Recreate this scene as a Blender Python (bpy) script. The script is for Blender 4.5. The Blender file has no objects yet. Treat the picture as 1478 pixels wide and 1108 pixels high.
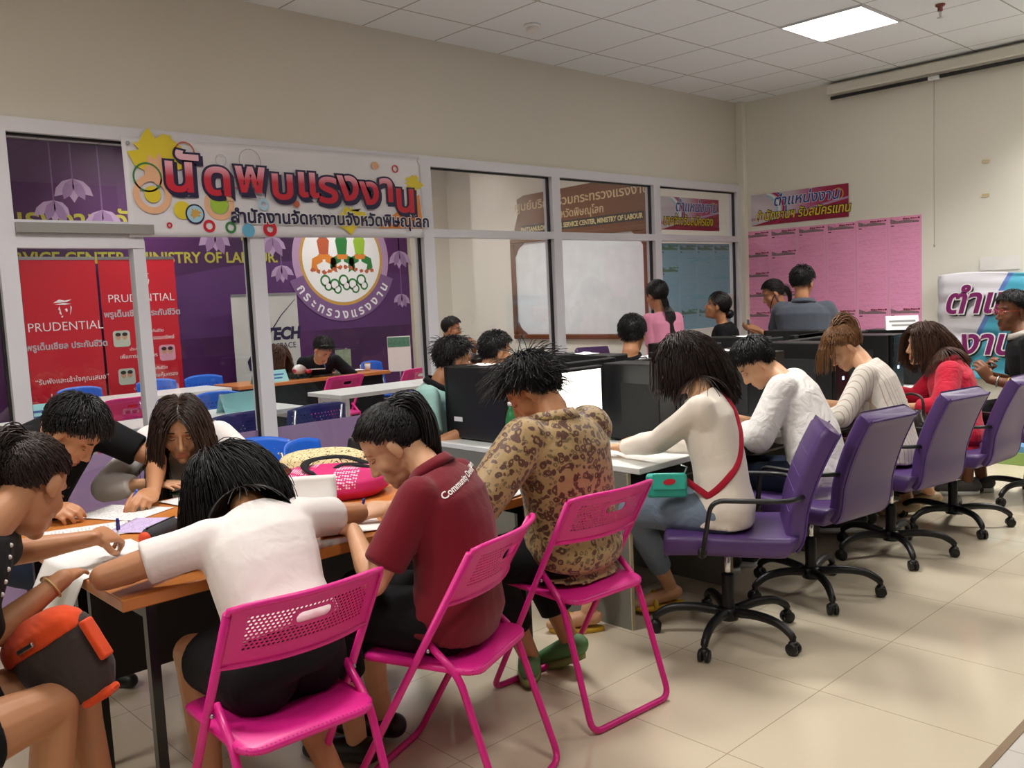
import bpy, bmesh, math, random
import numpy as np
from mathutils import Vector, Matrix, noise
S = bpy.context.scene
C = S.collection
PI = math.pi
random.seed(7)
# ------------------------------------------------------------ camera, world, light, exposure
CAM = np.array([0, 0, 1.5])
FPX = 1286.18
_y, _p, _r = (math.radians(a) for a in (46.82946, 5.53564, 2.66200))
FW = np.array([math.cos(_y)*math.cos(_p), math.sin(_y)*math.cos(_p), -math.sin(_p)])
_r0 = np.array([math.sin(_y), -math.cos(_y), 0]); _d0 = np.cross(FW, _r0)
RT = math.cos(_r)*_r0 + math.sin(_r)*_d0
DN = -math.sin(_r)*_r0 + math.cos(_r)*_d0
cd = bpy.data.cameras.new('camera'); cam = bpy.data.objects.new('camera', cd); C.objects.link(cam)
cd.sensor_width = 36; cd.lens = 36*FPX/1478; cd.clip_start = .05
cam.matrix_world = Matrix(((RT[0], -DN[0], -FW[0], 0), (RT[1], -DN[1], -FW[1], 0), (RT[2], -DN[2], -FW[2], 1.5), (0, 0, 0, 1)))
S.camera = cam
w = bpy.data.worlds.new('world'); S.world = w; w.use_nodes = True
w.node_tree.nodes['Background'].inputs[0].default_value = (1, .95, .88, 1)
w.node_tree.nodes['Background'].inputs[1].default_value = .25
S.view_settings.view_transform = 'Standard'; S.view_settings.look = 'None'
S.view_settings.gamma = 1; S.view_settings.use_curve_mapping = False
S.view_settings.exposure = 0.0
S.cycles.use_denoising = True
S.cycles.max_bounces = 8; S.cycles.transparent_max_bounces = 24
S.cycles.caustics_reflective = False; S.cycles.caustics_refractive = False
S.cycles.sample_clamp_indirect = 6
CEIL = 3.3
LAMP_W = 27          # one ceiling fixture, front room
# fixtures: (x, y, share of LAMP_W, spread of the louvre in degrees); each lamp itself is made in ceiling_light()
LIGHTS = [(6.17, 3.05, .8, 112), (3.77, 3.05, 1.15, 112), (1.37, 3.05, 1.1, 140), (7.37, 1.25, 2.3, 122), (4.97, .65, .35, 130), (1.37, .65, .5, 150), (-1.03, 3.05, 1.0, 170), (-1.03, .65, .6, 170)]
BACK_LIGHTS = [(1.4, 7.1, .9, 150), (3.8, 7.1, .9, 150), (6.2, 7.1, 1.0, 150), (3.8, 9.1, .5, 130), (6.2, 9.1, .5, 130)]

def P(x, y, d):
    """point of the place at depth d along the camera axis (pixels of the 1478 x 1108 frame)"""
    return CAM + (FW + RT*(x-739)/FPX + DN*(y-554)/FPX)*d
# ------------------------------------------------------------ colours and materials
def lin(c):
    c = c/255
    return c/12.92 if c <= .04045 else ((c+.055)/1.055)**2.4
def hexc(h):
    h = h.lstrip('#')
    return (lin(int(h[0:2], 16)), lin(int(h[2:4], 16)), lin(int(h[4:6], 16)), 1)
_M = {}
class NT:
    def __init__(s, name):
        s.m = bpy.data.materials.new(name); s.m.use_nodes = True
        s.t = s.m.node_tree; s.b = s.t.nodes['Principled BSDF']; s.o = s.t.nodes['Material Output']
    def n(s, typ, **kw):
        nd = s.t.nodes.new(typ)
        for k, v in kw.items():
            if k.startswith('i_'):
                k = k[2:]; k = int(k) if k.isdigit() else k.replace('_', ' ')
                if isinstance(v, bpy.types.NodeSocket): s.t.links.new(v, nd.inputs[k])
                else: nd.inputs[k].default_value = v
            else: setattr(nd, k, v)
        return nd
    def link(s, a, b): s.t.links.new(a, b)
    def math(s, op, a, b=0.0, c=None):
        nd = s.n('ShaderNodeMath', operation=op)
        for i, v in enumerate((a, b, c)):
            if v is None: continue
            if isinstance(v, bpy.types.NodeSocket): s.link(v, nd.inputs[i])
            else: nd.inputs[i].default_value = v
        return nd.outputs[0]
    def mix(s, f, a, b):
        nd = s.n('ShaderNodeMix', data_type='RGBA')
        for i, v in ((0, f), (6, a), (7, b)):
            if isinstance(v, bpy.types.NodeSocket): s.link(v, nd.inputs[i])
            else: nd.inputs[i].default_value = v
        return nd.outputs[2]
    def coord(s, k='Object'): return s.n('ShaderNodeTexCoord').outputs[k]
    def base(s, sock): s.link(sock, s.b.inputs['Base Color'])
    def bump(s, h, st=.3, d=.01):
        nd = s.n('ShaderNodeBump'); nd.inputs['Strength'].default_value = st; nd.inputs['Distance'].default_value = d
        s.link(h, nd.inputs['Height']); s.link(nd.outputs[0], s.b.inputs['Normal'])
def mat(name, col, rough=.5, metal=0, var=.06, bump=0, bscale=60, vscale=6, spec=.5, coat=0, sheen=0, sss=0, trans=0, alpha=1):
    if name in _M: return _M[name]
    t = NT(name); b = t.b
    c = hexc(col) if isinstance(col, str) else col
    b.inputs['Roughness'].default_value = rough; b.inputs['Metallic'].default_value = metal
    b.inputs['Specular IOR Level'].default_value = spec
    b.inputs['Coat Weight'].default_value = coat; b.inputs['Sheen Weight'].default_value = sheen
    co = t.coord()
    ns = t.n('ShaderNodeTexNoise', i_Vector=co, i_Scale=vscale, i_Detail=3.0)
    f = t.math('MULTIPLY', ns.outputs[0], 1.0)
    dk = tuple(x*(1-var*2) for x in c[:3])+(1,); lt = tuple(min(1, x*(1+var*2)) for x in c[:3])+(1,)
    t.base(t.mix(f, dk, lt))
    if bump:
        n2 = t.n('ShaderNodeTexNoise', i_Vector=co, i_Scale=bscale, i_Detail=4.0)
        t.bump(n2.outputs[0], bump, .01)
    if sss:
        b.inputs['Subsurface Weight'].default_value = sss; b.inputs['Subsurface Radius'].default_value = (.012, .005, .003)
    if trans: b.inputs['Transmission Weight'].default_value = trans
    if alpha < 1: b.inputs['Alpha'].default_value = alpha
    _M[name] = t.m; return t.m
def emit(name, col, strength):
    if name in _M: return _M[name]
    t = NT(name); t.b.inputs['Base Color'].default_value = hexc(col)
    t.b.inputs['Emission Color'].default_value = hexc(col); t.b.inputs['Emission Strength'].default_value = strength
    _M[name] = t.m; return t.m
def fabric(name, col, var=.07, fold=.13, fscale=9, sheen=.15, rough=.85):
    """cloth: fine weave and soft creases in the bump"""
    if name in _M: return _M[name]
    t = NT(name); b = t.b; b.inputs['Roughness'].default_value = rough
    b.inputs['Sheen Weight'].default_value = sheen if sum(hexc(col)[:3]) > .08 else .01; b.inputs['Specular IOR Level'].default_value = .25
    c = hexc(col); co = t.coord()
    n1 = t.n('ShaderNodeTexNoise', i_Vector=co, i_Scale=fscale, i_Detail=2.0, i_Distortion=1.2)
    n2 = t.n('ShaderNodeTexNoise', i_Vector=co, i_Scale=420.0)
    t.base(t.mix(n2.outputs[0], tuple(x*(1-var*1.5) for x in c[:3])+(1,), tuple(min(1, x*(1+var*1.5)) for x in c[:3])+(1,)))
    h = t.math('ADD', n1.outputs[0], t.math('MULTIPLY', n2.outputs[0], .02))
    t.bump(h, fold, .04)
    _M[name] = t.m; return t.m
# ------------------------------------------------------------ mesh building
class MB:
    def __init__(s): s.v = []; s.f = []; s.mi = []; s.sm = []
    def add(s, vs, fs, mi=0, smooth=False):
        o = len(s.v); s.v += [tuple(float(c) for c in q) for q in vs]
        for f in fs: s.f.append(tuple(i+o for i in f)); s.mi.append(mi); s.sm.append(smooth)
        return s
    def box(s, c, d, mi=0, rz=0, M=None):
        x, y, z = (k/2 for k in d)
        vs = [Vector((i*x, j*y, k*z)) for k in (-1, 1) for j in (-1, 1) for i in (-1, 1)]
        if M is None: M = Matrix.Rotation(rz, 3, 'Z')
        vs = [M @ q + Vector(c) for q in vs]
        return s.add(vs, [(0, 2, 3, 1), (4, 5, 7, 6), (0, 1, 5, 4), (2, 6, 7, 3), (0, 4, 6, 2), (1, 3, 7, 5)], mi)
    def bbox(s, a, b, mi=0):
        return s.box([(i+j)/2 for i, j in zip(a, b)], [abs(j-i) for i, j in zip(a, b)], mi)
    def loft(s, rings, mi=0, cap=True, closed=False, smooth=True):
        n = len(rings[0]); vs = [q for r in rings for q in r]; fs = []
        m = len(rings)
        for i in range(m if closed else m-1):
            a, b = i*n, ((i+1) % m)*n
            for j in range(n): fs.append((a+j, a+(j+1) % n, b+(j+1) % n, b+j))
        if cap and not closed: fs.append(tuple(reversed(range(n)))); fs.append(tuple(range((m-1)*n, m*n)))
        return s.add(vs, fs, mi, smooth)
    def tube(s, pts, r, n=10, mi=0, cap=True, closed=False, flat=1.0):
        pts = [np.array(p, float) for p in pts]; m = len(pts)
        if np.isscalar(r): r = [r]*m
        rings = []; up = None
        for i, p in enumerate(pts):
            if closed: t = pts[(i+1) % m]-pts[i-1]
            else: t = pts[min(i+1, m-1)]-pts[max(i-1, 0)]
            t = t/(np.linalg.norm(t)+1e-9)
            if up is None:
                up = np.array([0, 0, 1.]) if abs(t[2]) < .9 else np.array([1., 0, 0])
            x = np.cross(up, t); x /= np.linalg.norm(x)+1e-9; y = np.cross(t, x); up = y
            rings.append([p + r[i]*(x*math.cos(a)+y*flat*math.sin(a)) for a in [2*PI*k/n for k in range(n)]])
        return s.loft(rings, mi, cap, closed)
    def lathe(s, prof, c=(0, 0, 0), n=20, mi=0, cap=True):
        return s.loft([[(c[0]+r*math.cos(2*PI*k/n), c[1]+r*math.sin(2*PI*k/n), c[2]+z) for k in range(n)] for r, z in prof], mi, cap)
    def ell(s, c, r, M=None, n=14, m=9, mi=0):
        M = np.array(M) if M is not None else np.eye(3); c = np.array(c, float)
        rings = []
        for i in range(m):
            ph = -PI/2 + PI*(i+.35)/(m-.3)
            rings.append([c + M @ np.array([r[0]*math.cos(ph)*math.cos(a), r[1]*math.cos(ph)*math.sin(a), r[2]*math.sin(ph)]) for a in [2*PI*k/n for k in range(n)]])
        return s.loft(rings, mi)
    def prism(s, poly, h, M=None, mi=0, smooth=False):
        """poly: 2-D outline in local xy, thickness h along local z; M: 4x4"""
        M = M or Matrix(); n = len(poly)
        vs = [M @ Vector((x, y, 0)) for x, y in poly] + [M @ Vector((x, y, h)) for x, y in poly]
        fs = [tuple(reversed(range(n))), tuple(range(n, 2*n))] + [(j, (j+1) % n, n+(j+1) % n, n+j) for j in range(n)]
        return s.add(vs, fs, mi, smooth)
    def build(s, name, m, parent=None, off=(0, 0, 0), bevel=0, bseg=2):
        me = bpy.data.meshes.new(name)
        o3 = Vector(off)
        me.from_pydata([Vector(q)-o3 for q in s.v], [], s.f); me.validate()
        for k in (m if isinstance(m, (list, tuple)) else [m]): me.materials.append(k)
        if len(me.polygons) == len(s.f):
            me.polygons.foreach_set('material_index', s.mi); me.polygons.foreach_set('use_smooth', s.sm)
        o = bpy.data.objects.new(name, me); C.objects.link(o)
        if parent: o.parent = parent
        if bevel:
            bv = o.modifiers.new('bevel', 'BEVEL'); bv.width = bevel; bv.segments = bseg; bv.limit_method = 'ANGLE'; bv.angle_limit = .6
        return o
def tag(o, label=None, cat=None, group=None, kind=None):
    if label: o['label'] = label
    if cat: o['category'] = cat
    if group: o['group'] = group
    if kind: o['kind'] = kind
    return o
def thing(name, label, cat, loc=(0, 0, 0), rz=0, group=None):
    o = bpy.data.objects.new(name, None); C.objects.link(o); o.empty_display_size = .1
    o.location = loc; o.rotation_euler = (0, 0, rz)
    return tag(o, label, cat, group)
def copy_tree(o, parent=None):
    c = o.copy(); C.objects.link(c)
    if parent: c.parent = parent
    for ch in list(o.children): copy_tree(ch, c)
    return c
def basis(origin, x, y):
    x = Vector(x).normalized(); y = Vector(y).normalized(); z = x.cross(y)
    return Matrix(((x[0], y[0], z[0], origin[0]), (x[1], y[1], z[1], origin[1]), (x[2], y[2], z[2], origin[2]), (0, 0, 0, 1)))
def text_mesh(s, size, M, m, parent, name='lettering', ext=.0004, offset=0, align='LEFT', shear=0, sx=1.0, space=1.0, res=3):
    """lettering as a thin mesh; M is the 4x4 of the baseline origin (x right, y up, z out of the surface)"""
    cu = bpy.data.curves.new(name, 'FONT'); cu.body = s; cu.size = size; cu.extrude = ext; cu.offset = offset
    cu.align_x = align; cu.shear = shear; cu.resolution_u = res; cu.space_character = space
    t = bpy.data.objects.new('tmp', cu); C.objects.link(t)
    dg = bpy.context.evaluated_depsgraph_get()
    me = bpy.data.meshes.new_from_object(t.evaluated_get(dg), depsgraph=dg); me.name = name
    bpy.data.objects.remove(t); bpy.data.curves.remove(cu)
    me.transform(M @ Matrix.Diagonal((sx, 1, 1, 1)))
    me.materials.clear(); me.materials.append(m)
    o = bpy.data.objects.new(name, me); C.objects.link(o)
    if parent: o.parent = parent
    return o
def ngon(cx, cy, rx, ry, n=28, a0=0): return [(cx+rx*math.cos(a0+2*PI*k/n), cy+ry*math.sin(a0+2*PI*k/n)) for k in range(n)]
def ring2(mb, cx, cy, r0, r1, h, M, mi=0, n=32, z=0):
    vs = []; fs = []
    for k in range(n):
        a = 2*PI*k/n
        for r in (r0, r1):
            for zz in (z, z+h): vs.append(M @ Vector((cx+r*math.cos(a), cy+r*math.sin(a), zz)))
    for k in range(n):
        a, b = k*4, ((k+1) % n)*4
        fs += [(a+1, a+3, b+3, b+1), (a, b, b+2, a+2), (a+2, b+2, b+3, a+3), (a, a+1, b+1, b)]
    mb.add(vs, fs, mi)
# ------------------------------------------------------------ the room
GY, BX, FY = 4.98, 7.9, 9.9            # glass wall, wall with the notices, purple wall beyond the glass
X0, Y0 = -3.0, -3.0
def grid_mask(t, co, ax, s, o, wd):
    sp = t.n('ShaderNodeSeparateXYZ', i_0=co)
    v = t.math('FRACT', t.math('DIVIDE', t.math('SUBTRACT', sp.outputs[ax], o-100*s), s))
    d = t.math('MINIMUM', v, t.math('SUBTRACT', 1.0, v))
    return t.math('LESS_THAN', d, wd/s/2)
def m_floor(name, c1, c2, grout, rough):
    t = NT(name); co = t.coord()
    n = t.n('ShaderNodeTexNoise', i_Vector=co, i_Scale=1.3, i_Detail=4.0)
    base = t.mix(n.outputs[0], hexc(c1), hexc(c2))
    g = t.math('MAXIMUM', grid_mask(t, co, 0, .61, 2.96, .0035), grid_mask(t, co, 1, .615, 1.57, .0035))
    t.base(t.mix(g, base, hexc(grout)))
    t.b.inputs['Roughness'].default_value = rough; t.b.inputs['Specular IOR Level'].default_value = .5
    n2 = t.n('ShaderNodeTexNoise', i_Vector=co, i_Scale=2.2); t.bump(n2.outputs[0], .02, .05)
    return t.m
mf = m_floor('cream_tile', '#d2c5ac', '#d9cdb6', '#a39478', .12)
mf2 = m_floor('corridor_tile', '#cfcac4', '#d6d2cc', '#9a938a', .12)
def m_ceiling():
    t = NT('ceiling_tile'); co = t.coord()
    n = t.n('ShaderNodeTexNoise', i_Vector=co, i_Scale=140.0, i_Detail=3.0)
    g = t.math('MAXIMUM', grid_mask(t, co, 0, .6, 5.87, .012), grid_mask(t, co, 1, .6, 2.75, .012))
    t.base(t.mix(g, t.mix(n.outputs[0], hexc('#e2e5e8'), hexc('#eaedf0')), hexc('#a9a6a0')))
    t.b.inputs['Roughness'].default_value = .9
    t.bump(t.math('SUBTRACT', t.math('MULTIPLY', n.outputs[0], .15), g), .35, .006)
    return t.m
mw = mat('cream_wall_paint', '#d3cec3', .75, var=.015, bump=.04, bscale=180, vscale=.8)
mw2 = mat('white_wall_paint', '#e4e1d6', .7, var=.015, bump=.04, bscale=180, vscale=.8)
alu = mat('white_aluminium', '#d3d2da', .35, var=.02, spec=.5)
alu_d = mat('black_gasket', '#17161a', .6)
def st(o): return tag(o, kind='structure')
st(MB().bbox((X0, .955, -.1), (BX, GY, 0)).build('floor', mf))
st(MB().bbox((X0, Y0, -.1), (BX+2, .93, -.002)).build('floor', mf2))
st(MB().bbox((X0, .93, -.1), (BX, .955, .001)).build('trim_1', mat('brown_floor_strip', '#8a7357', .35, var=.1)))
st(MB().bbox((X0, GY, -.1), (BX, FY+.1, 0)).build('floor', m_floor('back_room_tile', '#cbc0ae', '#d2c8b8', '#8f8069', .15)))
st(MB().bbox((X0, Y0, CEIL), (BX+2, FY+.1, CEIL+.1)).build('ceiling', m_ceiling()))
st(MB().bbox((BX, 1.0, 0), (BX+.12, FY+.1, CEIL)).build('wall_right', mw2))
st(MB().bbox((BX+2, Y0, 0), (BX+2.1, 1.0, CEIL)).build('wall_corridor', mw2))
st(MB().bbox((BX, .9, 0), (BX+2.1, 1.0, CEIL)).build('wall_return', mw2))
st(MB().bbox((X0, GY-.02, 2.5), (BX, GY+.1, CEIL)).build('wall_left', mw))
st(MB().bbox((X0, Y0-.1, 0), (BX+2.1, Y0, CEIL)).build('wall_behind', mat('taupe_wall_paint', '#7d756e', .7, var=.02)))
st(MB().bbox((X0-.1, Y0-.1, 0), (X0, FY+.1, CEIL)).build('wall_near', mw2))
st(MB().bbox((7.83, GY-.10, 0), (BX, GY-.02, CEIL)).build('trim_2', mw2, bevel=.006))    # boxed corner
st(MB().bbox((BX-.012, 1.0, 0), (BX, GY-.1, .1)).build('baseboard_right', mat('grey_skirting', '#8f8a84', .5)))
def m_purple():
    t = NT('purple_backdrop'); co = t.coord()
    n = t.n('ShaderNodeTexNoise', i_Vector=co, i_Scale=.7, i_Detail=1.0)
    r = t.n('ShaderNodeValToRGB', i_0=n.outputs[0]); e = r.color_ramp.elements
    e[0].position = .35; e[0].color = hexc('#3b1448'); e[1].position = .7; e[1].color = hexc('#5b2464')
    t.base(r.outputs[0]); t.b.inputs['Roughness'].default_value = .5
    return t.m
st(MB().bbox((X0, FY, 0), (BX, FY+.1, CEIL)).build('wall_back', mat('pale_wall_paint', '#d9cfc0', .75, var=.02)))
# ceiling fixtures ------------------------------------------------
lamp_diff = emit('lamp_diffuser', '#fff6e8', 9.0)
def ceiling_light(x, y, k, sp, lab):
    t = thing('ceiling_light', lab, 'ceiling light', (x, y, CEIL), 0, 'square ceiling lights')
    f = MB()
    for a, b in (((-.3, -.3), (.3, -.285)), ((-.3, .285), (.3, .3)), ((-.3, -.285), (-.285, .285)), ((.285, -.285), (.3, .285))):
        f.bbox((a[0], a[1], -.012), (b[0], b[1], -.0005))
    f.build('frame', alu, t)
    MB().bbox((-.285, -.285, -.008), (.285, .285, -.001)).build('diffuser', lamp_diff, t)
    ld = bpy.data.lights.new('lamp', 'AREA'); ld.shape = 'SQUARE'; ld.size = .56; ld.energy = LAMP_W*k; ld.spread = math.radians(sp); ld.color = (1, .975, .945)
    lo = bpy.data.objects.new('lamp', ld); C.objects.link(lo); lo.parent = t; lo.location = (0, 0, -.02)
    return t
for i, (x, y, k, sp) in enumerate(LIGHTS):
    ceiling_light(x, y, k, sp, 'lit square white panel light set into the ceiling tiles' if i == 0 else 'square white panel light overhead in the front room, outside the picture')
for i, (x, y, k, sp) in enumerate(BACK_LIGHTS):
    ceiling_light(x, y, k, sp, 'square white panel light in the ceiling of the room behind the glass')
# glass partition --------------------------------------------------
def m_glass():
    t = NT('clear_glass'); t.t.nodes.remove(t.b)
    tr = t.n('ShaderNodeBsdfTransparent', i_0=(.97, .975, .98, 1)); gl = t.n('ShaderNodeBsdfGlossy', i_0=(1, 1, 1, 1), i_1=.01)
    lw = t.n('ShaderNodeLayerWeight', i_0=.5)
    fr = t.math('ADD', .035, t.math('MULTIPLY', .75, t.math('POWER', lw.outputs['Facing'], 5.0)))
    mx = t.n('ShaderNodeMixShader', i_0=fr, i_1=tr.outputs[0], i_2=gl.outputs[0])
    t.link(mx.outputs[0], t.o.inputs[0]); return t.m
def m_film():
    t = NT('lilac_frosted_film'); t.t.nodes.remove(t.b)
    tr = t.n('ShaderNodeBsdfTransparent', i_0=(.8, .7, .85, 1)); df = t.n('ShaderNodeBsdfDiffuse', i_0=hexc('#b79ac4'))
    mx = t.n('ShaderNodeMixShader', i_0=.72, i_1=tr.outputs[0], i_2=df.outputs[0])
    t.link(mx.outputs[0], t.o.inputs[0]); return t.m
GLASS, FILM = m_glass(), m_film()
PX = [0.0, 1.26, 2.6, 3.9, 5.2, 6.5, 7.8]
for i in range(6):
    a, b = PX[i]+(.038 if i == 1 else .045), PX[i+1]-.045
    if i == 5: b = 7.79
    f = MB()
    f.bbox((PX[i]-.045, GY-.05, 0), (a, GY+.05, 2.5))                        # post
    if i == 5: f.bbox((7.79, GY-.05, 0), (7.83, GY+.05, 2.5))
    f.bbox((a, GY-.05, 2.43), (b, GY+.05, 2.5)); f.bbox((a, GY-.05, 1.945), (b, GY+.05, 2.0))
    f.bbox((a, GY-.05, 0), (b, GY+.05, .06))
    root = st(f.build('door_1' if i == 1 else 'window_%d' % (i+1 if i < 1 else i), alu))
    g = MB()
    for (x0, x1) in ((a, a+.012), (b-.012, b)):
        g.bbox((x0, GY-.012, .06), (x1, GY+.012, 1.945)); g.bbox((x0, GY-.012, 2.0), (x1, GY+.012, 2.43))
    g.bbox((a, GY-.012, 2.418), (b, GY+.012, 2.43))
    g.build('gasket', alu_d, root)
    MB().bbox((a, GY-.004, 2.0), (b, GY+.004, 2.43)).build('upper_pane', GLASS, root)
    if i == 1:
        d = MB()                                                            # sliding leaf and its head rail
        d.bbox((a, GY-.045, 1.86), (1.93, GY+.03, 1.94)); d.bbox((1.87, GY-.04, .0), (1.935, GY+.03, 1.9)); d.bbox((a, GY-.04, 0), (1.87, GY+.03, .09))
        d.build('door_leaf', alu, root)
        MB().bbox((a, GY-.012, .09), (1.87, GY-.005, 1.86)).build('door_pane', GLASS, root)
        MB().bbox((a, GY-.004, .09), (1.87, GY-.002, .77)).build('film', FILM, root)
        MB().bbox((1.935, GY-.004, .06), (b, GY+.004, 1.945)).build('side_pane', GLASS, root)
        MB().bbox((1.935, GY+.006, .06), (b, GY+.008, .77)).build('film', FILM, root)
        MB().bbox((a, GY-.075, 1.935), (1.98, GY-.05, 1.985)).build('slide_rail', mat('grey_rail', '#8d8b88', .4), root)
    else:
        MB().bbox((a, GY-.004, .06), (b, GY+.004, 1.945)).build('lower_pane', GLASS, root)
        MB().bbox((a, GY+.006, .06), (b, GY+.008, .77)).build('film', FILM, root)
# far wall of the back room: a printed purple backdrop ---------------
BD = thing('backdrop', 'large dark purple printed backdrop with lotus flowers and a round seal behind the glass', 'backdrop', (0, 0, 0))
MB().bbox((-1.5, FY-.03, .02), (7.42, FY-.001, 3.29)).build('sheet', m_purple(), BD)
# column at the end of the backdrop
st(MB().bbox((7.5, FY-.35, 0), (BX, FY, CEIL)).build('trim_3', mw2))
# ------------------------------------------------------------ chairs
pink = mat('pink_plastic', '#e0248c', .38, var=.03)
pink_t = mat('pink_steel', '#d81f86', .35, var=.03)
steel = mat('brushed_steel', '#b9bcc0', .3, metal=1, var=.05)
chrome = mat('chrome', '#d5d7da', .12, metal=1, var=.02)
black_p = mat('black_plastic', '#131315', .42, var=.1)
black_m = mat('black_metal', '#0f0f11', .35, var=.1)
def m_holes(name, col, ax_a, ax_b, pitch, rad, slot=None, lim=None, rough=.4, sx=1.0):
    """plastic sheet with a staggered grid of round holes (really open), local axes ax_a / ax_b"""
    t = NT(name); t.b.inputs['Roughness'].default_value = rough; t.b.inputs['Base Color'].default_value = hexc(col)
    sp = t.n('ShaderNodeSeparateXYZ', i_0=t.coord())
    a, b = sp.outputs[ax_a], sp.outputs[ax_b]
    row = t.math('FLOOR', t.math('DIVIDE', b, pitch*.866))
    sh = t.math('MULTIPLY', t.math('MODULO', t.math('ADD', row, 1000.0), 2.0), .5)
    fa = t.math('SUBTRACT', t.math('FRACT', t.math('ADD', t.math('DIVIDE', a, pitch*sx), t.math('ADD', sh, 100.0))), .5)
    fb = t.math('SUBTRACT', t.math('FRACT', t.math('ADD', t.math('DIVIDE', b, pitch*.866), 100.0)), .5)
    d = t.math('SQRT', t.math('ADD', t.math('POWER', t.math('ABSOLUTE', fa), 2.0), t.math('POWER', t.math('ABSOLUTE', fb), 2.0)))
    hole = t.math('LESS_THAN', d, rad/pitch)
    if lim:
        for s_, lo, hi in ((a, lim[0], lim[1]), (b, lim[2], lim[3])):
            hole = t.math('MULTIPLY', hole, t.math('MULTIPLY', t.math('GREATER_THAN', s_, lo), t.math('LESS_THAN', s_, hi)))
    if slot:
        ca, cb, ha, hb = slot                       # rounded slot
        qa = t.math('MAXIMUM', t.math('SUBTRACT', t.math('ABSOLUTE', t.math('SUBTRACT', a, ca)), ha-hb), 0.0)
        qb = t.math('ABSOLUTE', t.math('SUBTRACT', b, cb))
        ds = t.math('SQRT', t.math('ADD', t.math('MULTIPLY', qa, qa), t.math('MULTIPLY', qb, qb)))
        hole = t.math('MULTIPLY', hole, t.math('GREATER_THAN', ds, hb+.009))
        hole = t.math('MAXIMUM', hole, t.math('LESS_THAN', ds, hb))
    t.link(t.math('SUBTRACT', 1.0, hole), t.b.inputs['Alpha'])
    return t.m
pink_back = m_holes('pink_perforated_back', '#e0248c', 0, 2, .0115, .0041, slot=(.0, .752, .048, .016), lim=(-.165, .165, .685, .787))
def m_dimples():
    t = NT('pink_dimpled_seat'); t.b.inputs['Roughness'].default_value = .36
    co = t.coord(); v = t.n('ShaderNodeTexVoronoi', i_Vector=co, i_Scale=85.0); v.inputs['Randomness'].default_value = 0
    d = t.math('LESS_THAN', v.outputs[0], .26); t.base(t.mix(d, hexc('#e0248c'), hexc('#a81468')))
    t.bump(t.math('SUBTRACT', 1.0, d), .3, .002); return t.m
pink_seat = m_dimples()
def rounded_rect(w, d, r, n=5):
    pts = []
    for cx, cy, a in ((w/2-r, d/2-r, 0), (-w/2+r, d/2-r, 90), (-w/2+r, -d/2+r, 180), (w/2-r, -d/2+r, 270)):
        for k in range(n+1): pts.append((cx+r*math.cos(math.radians(a+90*k/n)), cy+r*math.sin(math.radians(a+90*k/n))))
    return pts
def smooth_path(pts, n=6):
    """Catmull-Rom through the points"""
    p = [np.array(q, float) for q in pts]; p = [2*p[0]-p[1]]+p+[2*p[-1]-p[-2]]; out = []
    for i in range(1, len(p)-2):
        for k in range(n):
            t = k/n
            out.append(.5*((2*p[i])+(-p[i-1]+p[i+1])*t+(2*p[i-1]-5*p[i]+4*p[i+1]-p[i+2])*t*t+(-p[i-1]+3*p[i]-3*p[i+1]+p[i+2])*t**3))
    return out+[p[-2]]
def fillet(pts, r, n=5):
    out = [np.array(pts[0], float)]
    for i in range(1, len(pts)-1):
        a, b, c = (np.array(q, float) for q in pts[i-1:i+2])
        u = (a-b)/np.linalg.norm(a-b); v = (c-b)/np.linalg.norm(c-b)
        p0, p1 = b+u*r, b+v*r
        for k in range(n+1):
            t = k/n; out.append((1-t)**2*p0+2*t*(1-t)*b+t*t*p1)
    return out+[np.array(pts[-1], float)]
def grid_sheet(fn, nu, nv, th=.005):
    vs = [fn(i/nu, j/nv) for j in range(nv+1) for i in range(nu+1)]
    fs = [(j*(nu+1)+i, j*(nu+1)+i+1, (j+1)*(nu+1)+i+1, (j+1)*(nu+1)+i) for j in range(nv) for i in range(nu)]
    return MB().add(vs, fs, 0, True)
def solidify(o, th, off=0):
    m = o.modifiers.new('thickness', 'SOLIDIFY'); m.thickness = th; m.offset = off; return o
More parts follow.
